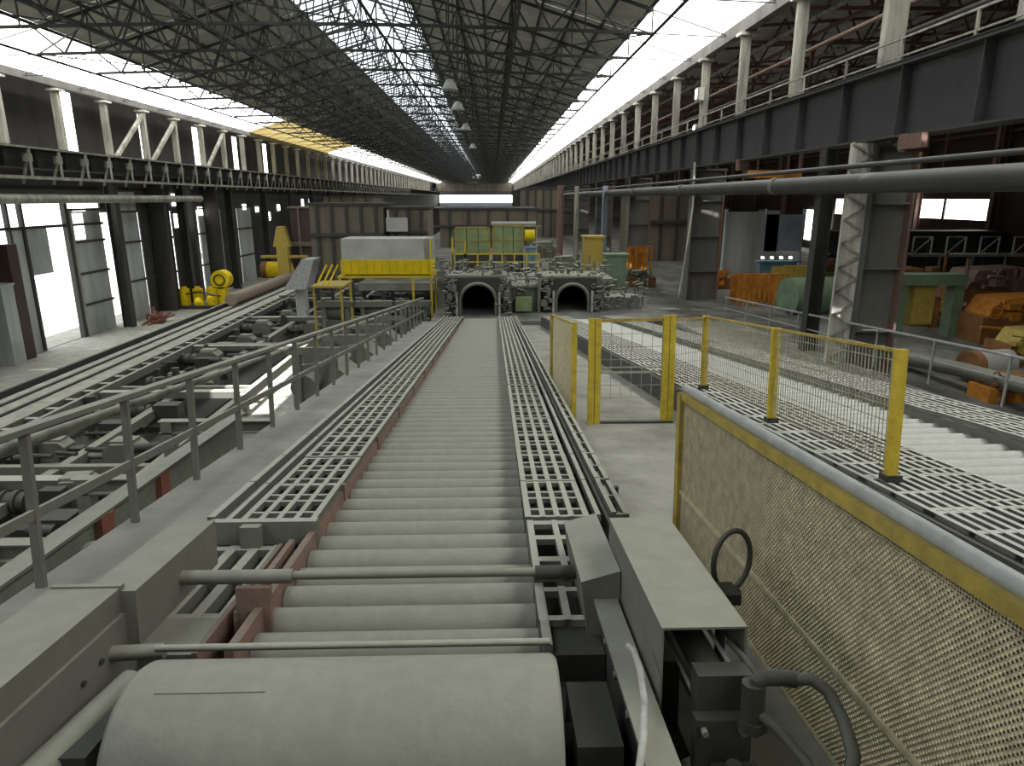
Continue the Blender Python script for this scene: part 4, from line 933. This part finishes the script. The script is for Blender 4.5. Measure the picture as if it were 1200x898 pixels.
part(t, 'top_rail', MB().bar((-2.8, 48, -3.75), (3.2, 48, -3.75), .1), 'yellow'); part(t, 'mid_rail', MB().bar((-2.8, 48, -4.3), (3.2, 48, -4.3), .08), 'yellow')
for k in range(8): part(t, 'post', MB().box(-2.8+k*.85, -2.7+k*.85, 47.9, 48.05, -5.5, -3.7), 'yellow')
part(t, 'tall_post', MB().box(-2.85, -2.72, 47.9, 48.05, -5.5, -2.6).box(-1.95,-1.85,47.9,48.05,-5.5,-2.9), 'yellow')
solo('blue_box', 'small blue-grey box at the right end of the yellow railing', 'box', MB().box(2.3, 3.0, 48.6, 49.4, -5.5, -3.4).box(2.25,3.05,48.5,49.5,-3.4,-3.32), 'blue', (2.65, 49, -5.5))
t = thing('yellow_beacon', 'yellow drum-shaped lamp housing above the blue box', 'lamp', (2.6, 50.3, -5.5)); part(t, 'drum', MB().tube((2.3, 50.0, -2.6), (3.0, 50.0, -2.6), .42, 14), 'brightyellow'); part(t, 'arm', MB().box(3.1,3.2,50,50.1,-5.5,-1.9).box(1.8,3.5,50,50.1,-2.0,-1.9), 'bpost')
solo('mustard_box', 'mustard-coloured cabinet standing between the far right columns', 'cabinet', MB().box(6.9, 8.3, 52, 53.5, -5.5, -2.9).box(6.8,8.4,51.9,53.6,-2.9,-2.75), 'dyellow', (7.6, 52.5, -5.5))
solo('grey_green_post', 'grey-green upright box near the third right column', 'cabinet', MB().box(6.9, 8.2, 42, 43, -5.5, -3.4).box(6.8,8.3,41.9,43.1,-3.4,-3.3), 'dgreen', (7.5, 42.5, -5.5))
for k, (x, y, w_, lab) in enumerate(((7.4, 62, .35, 'slim pale stanchion left of the mustard-coloured cabinet'), (9.6, 60, .4, 'blue-grey stanchion right of the mustard-coloured cabinet'), (5.6, 58, .5, 'rusty stanchion nearest the green cabinets'))):
    solo('stanchion', lab, 'post', MB().ibeam((x, y, -5.5), (x, y, 1.0), w_, w_), ('bpost', 'palepanel', 'rust')[k], (x, y, -5.5))
block('mill_housing', 'dim dark machine wall behind the right columns', 'machine', 12.8, 20, 62, 70, -5.5, 0.5, 'brown', 'steel', 5)
block('mill_housing', 'far dark machine wall beyond the green cabinets under the girder', 'machine', 4.5, 10, 100, 115, -5.5, 1.2, 'brown', 'steel', 5)

# ---------------------------------------------------------------- right bay machines
def cage(x0, x1, y0, y1, z1, label, m='orange', n=8):
    t = thing('orange_cage', label, 'cage', ((x0+x1)/2, y0, -5.5))
    for k in range(n): x = x0+(x1-x0)*k/(n-1); part(t, 'bar', MB().box(x-.05, x+.05, y0-.05, y0+.05, -5.5, z1), m)
    part(t, 'top_rail', MB().box(x0, x1, y0-.07, y0+.07, z1, z1+.1), m); part(t, 'back_panel', MB().box(x0, x1, y1, y1+.08, -5.5, z1-.1), m)
    return t
cage(12.9, 15.4, 35.5, 36.8, -3.9, 'orange barred cage beyond the second column, right of it', n=10)
cage(9.1, 10.6, 46, 47, -3.2, 'orange frame seen between the second and third columns', n=4)
cage(15.6, 17.6, 36.5, 38, -3.6, 'yellow-orange barred rack behind the green cylinder', 'dyellow', 9)
t = thing('green_cylinder', 'rounded dark green tank behind the fence, left of the nearest column', 'tank', (15.4, 32.5, -5.5))
part(t, 'shell', MB().tube((14.4, 33.0, -4.7), (16.8, 33.4, -4.7), .95, 24), 'dgreen'); part(t, 'base', MB().box(14.4, 16.8, 32.6, 34, -5.5, -5.2), 'steel')
solo('pale_screen', 'pale grey screen wall behind the second column on the right', 'screen', MB().box(17.5, 21.5, 52, 52.2, -5.5, -1.0).box(17.4,17.55,51.9,52.3,-5.5,-.8), 'wall', (19.5, 52, -5.5))
solo('blue_screen', 'pale blue panel hanging in the right bay between the columns', 'screen', MB().box(20.5, 23.3, 52, 52.15, -3.9, -1.2).box(20.4,20.5,51.95,52.2,-5.5,-.8).box(23.3,23.4,51.95,52.2,-5.5,-.8), 'palepanel', (21.9, 52, -5.5))
t = thing('signal_lamps', 'cluster of small lights above the green tank', 'lamp', (18, 44, -5.5)); part(t, 'stand', MB().box(17.2,19.6,44,44.2,-5.5,-4.0).box(17.0,19.8,43.8,44.4,-4,-3.9), 'blue')
for k in range(4): part(t, 'bulb', MB().tube((17.3+k*.6, 43.8, -3.7), (17.3+k*.6, 44.0, -3.7), .09, 8), 'lamp')
t = thing('press', 'green portal press frame with yellow inside, right of the nearest column', 'machine', (17.6, 27, -5.5))
part(t, 'upright', MB().box(16.2, 16.7, 27, 27.6, -5.5, -3.3), 'dgreen'); part(t, 'upright', MB().box(18.6, 19.0, 27, 27.6, -5.5, -3.3), 'dgreen'); part(t, 'head', MB().box(16.2, 19.0, 26.9, 27.7, -3.4, -2.95), 'dgreen')
part(t, 'ram', MB().box(17.0, 17.9, 27.1, 27.6, -5.0, -3.4), 'dyellow'); part(t, 'die', MB().tube((18.1, 27.3, -5.2), (18.1, 27.3, -3.9), .16, 10), 'orust')
def junk(x, y, z, s, label, m, m2, seed):
    t = thing('machine_unit', label, 'machine', (x, y, z))
    part(t, 'body', MB().box(x-s, x+s, y-.5*s, y+.5*s, z, z+.55*s), m); part(t, 'hood', MB().prism([(x-.8*s, z+.55*s), (x+.7*s, z+.55*s), (x+.4*s, z+.95*s), (x-.6*s, z+.9*s)], y-.4*s, y+.4*s), m2)
    part(t, 'fittings', clutter(x-s, x+s, y-.65*s, y-.45*s, z+.1*s, z+.9*s, 26, seed, .28*s), m2, kind='stuff'); return t
junk(20.8, 26.5, -5.5, 1.9, 'orange-brown machine at the right edge above the pale drum', 'orust', 'orange', 5)
junk(18.6, 22.5, -5.5, 1.3, 'mustard and orange machine just left of the right edge', 'orust', 'dyellow', 6)
junk(24.5, 33, -5.5, 2.4, 'rust-red machine under the pale bench frames at the far right', 'orust', 'rust', 7)
junk(22, 36.5, -5.5, 2.0, 'orange machine just right of the nearest column, at mid depth', 'orange', 'orust', 8)
junk(14.6, 18.2, -5.6, .9, 'orange duct machine low at the right behind the handrail', 'orange', 'orust', 12)
junk(16.6, 16.6, -5.6, 1.0, 'orange-brown machine at the right edge beside the grating', 'orust', 'dgreen', 14)
t = thing('pale_drum', 'pale round-ended drum lying behind the right handrail', 'drum', (15.2, 19.9, -5.5)); part(t, 'shell', MB().tube((14.8, 20.0, -4.95), (16.0, 20.3, -4.95), .42, 20), 'offwhite'); part(t, 'end_band', MB().tube((14.5, 19.93, -4.95), (14.8, 20.0, -4.95), .44, 20), 'orust'); part(t, 'cradle', MB().box(14.7,15.9,19.8,20.4,-5.5,-5.2), 'steel')
solo('floor_duct', 'thick dull grey duct slanting along behind the right handrail', 'duct', MB().path([(13.6, 22.5, -5.2), (13.9, 19, -4.9), (14.3, 15, -4.75), (14.6, 10, -4.6)], .22, 12), 'gmach', (13.6, 22.5, -5.2))
t = thing('bench_frame', 'pale tubular frames on a shelf below the bright windows at the far right', 'rack', (27, 40, -5.5))
part(t, 'shelf', MB().box(22, 32, 40, 41, -3.35, -3.2), 'bpost')
for k in range(5):
    x = 22.6+k*2.0; part(t, 'frame', MB().bar((x,40,-3.2),(x,40,-2.2),.07).bar((x+1.1,40,-3.2),(x+1.1,40,-2.2),.07).bar((x,40,-2.2),(x+1.1,40,-2.2),.07).bar((x,40,-3.2),(x+1.1,40,-2.2),.05), 'offwhite'); part(t, 'leg', MB().box(x-.05, x+.05, 40.4, 40.5, -5.5, -3.35), 'bpost')
block('storage_block', 'dark low partition under the pale bench frames in the right bay', 'partition', 23, 35, 47, 49, -5.5, -2.4, 'walld', 'steel', 6)
solo('orange_board', 'small orange beam under the girder beyond the second column', 'beam', MB().box(12.0, 14.5, 33, 33.3, .9, 1.25), 'orange', (13.2, 33, .9))

# more machinery standing about on the deck, behind the arches and between the columns
for i, (x, y, sc_, m1, m2, lab) in enumerate((
        (5.0, 46, 1.0, 'gmach', 'dusty', 'low dusty machine behind the second arch, left of the grey-green upright box'),
        (9.3, 44, 1.1, 'orust', 'gmach', 'rusty machine right of the grey-green upright box'),
        (5.6, 54, 1.2, 'dgreen', 'gmach', 'dim green machine between the blue box and the mustard cabinet'),
        (10.2, 56, 1.3, 'rust', 'orust', 'red-brown machine between the third and fourth right columns'),
        (4.8, 66, 1.6, 'brown', 'gmach', 'dark machine far behind the rusty stanchion'),
        (-1.5, 56, 1.4, 'gmach', 'dusty', 'dusty machine just visible behind the yellow railing'),
        (-7.2, 49, 1.2, 'gmach', 'rust', 'dusty machine right behind the white and yellow housing'),
        (13.8, 43, 1.2, 'orust', 'orange', 'orange-brown machine behind the first orange cage'),
        (18.6, 41, 1.3, 'rust', 'dgreen', 'rust-red machine behind the green tank'),
        (22.5, 46, 1.6, 'dgreen', 'orust', 'dark green machine beneath the pale blue panel'),
        (19.6, 30, 1.1, 'orust', 'dyellow', 'orange-brown machine right behind the green press frame'),
        (23.2, 28.5, 1.4, 'orange', 'rust', 'orange machine at the right edge, behind the larger orange-brown one'))):
    junk(x, y, -5.5, sc_, lab, m1, m2, 60+i)
for i, (x, y, h_, m_, lab) in enumerate((
        (-21.5, 100, 5.5, 'dyellow', 'mustard upright cabinet far down the left side beyond the shed'),
        (-10.5, 84, 6.0, 'column', 'grey upright cabinet at the left flank of the brown control cabin'),
        (-27.5, 104, 6.5, 'wall', 'pale grey tall cabinet against the far left wall'))):
    t = thing('tall_cabinet', lab, 'cabinet', (x, y, -10.9))
    part(t, 'body', MB().box(x-1.4, x+1.4, y, y+2, -10.9, -10.9+h_), m_); part(t, 'door', MB().box(x-1.2, x-.05, y-.06, y, -10.6, -11.1+h_), m_); part(t, 'door', MB().box(x+.05, x+1.2, y-.06, y, -10.6, -11.1+h_), m_)
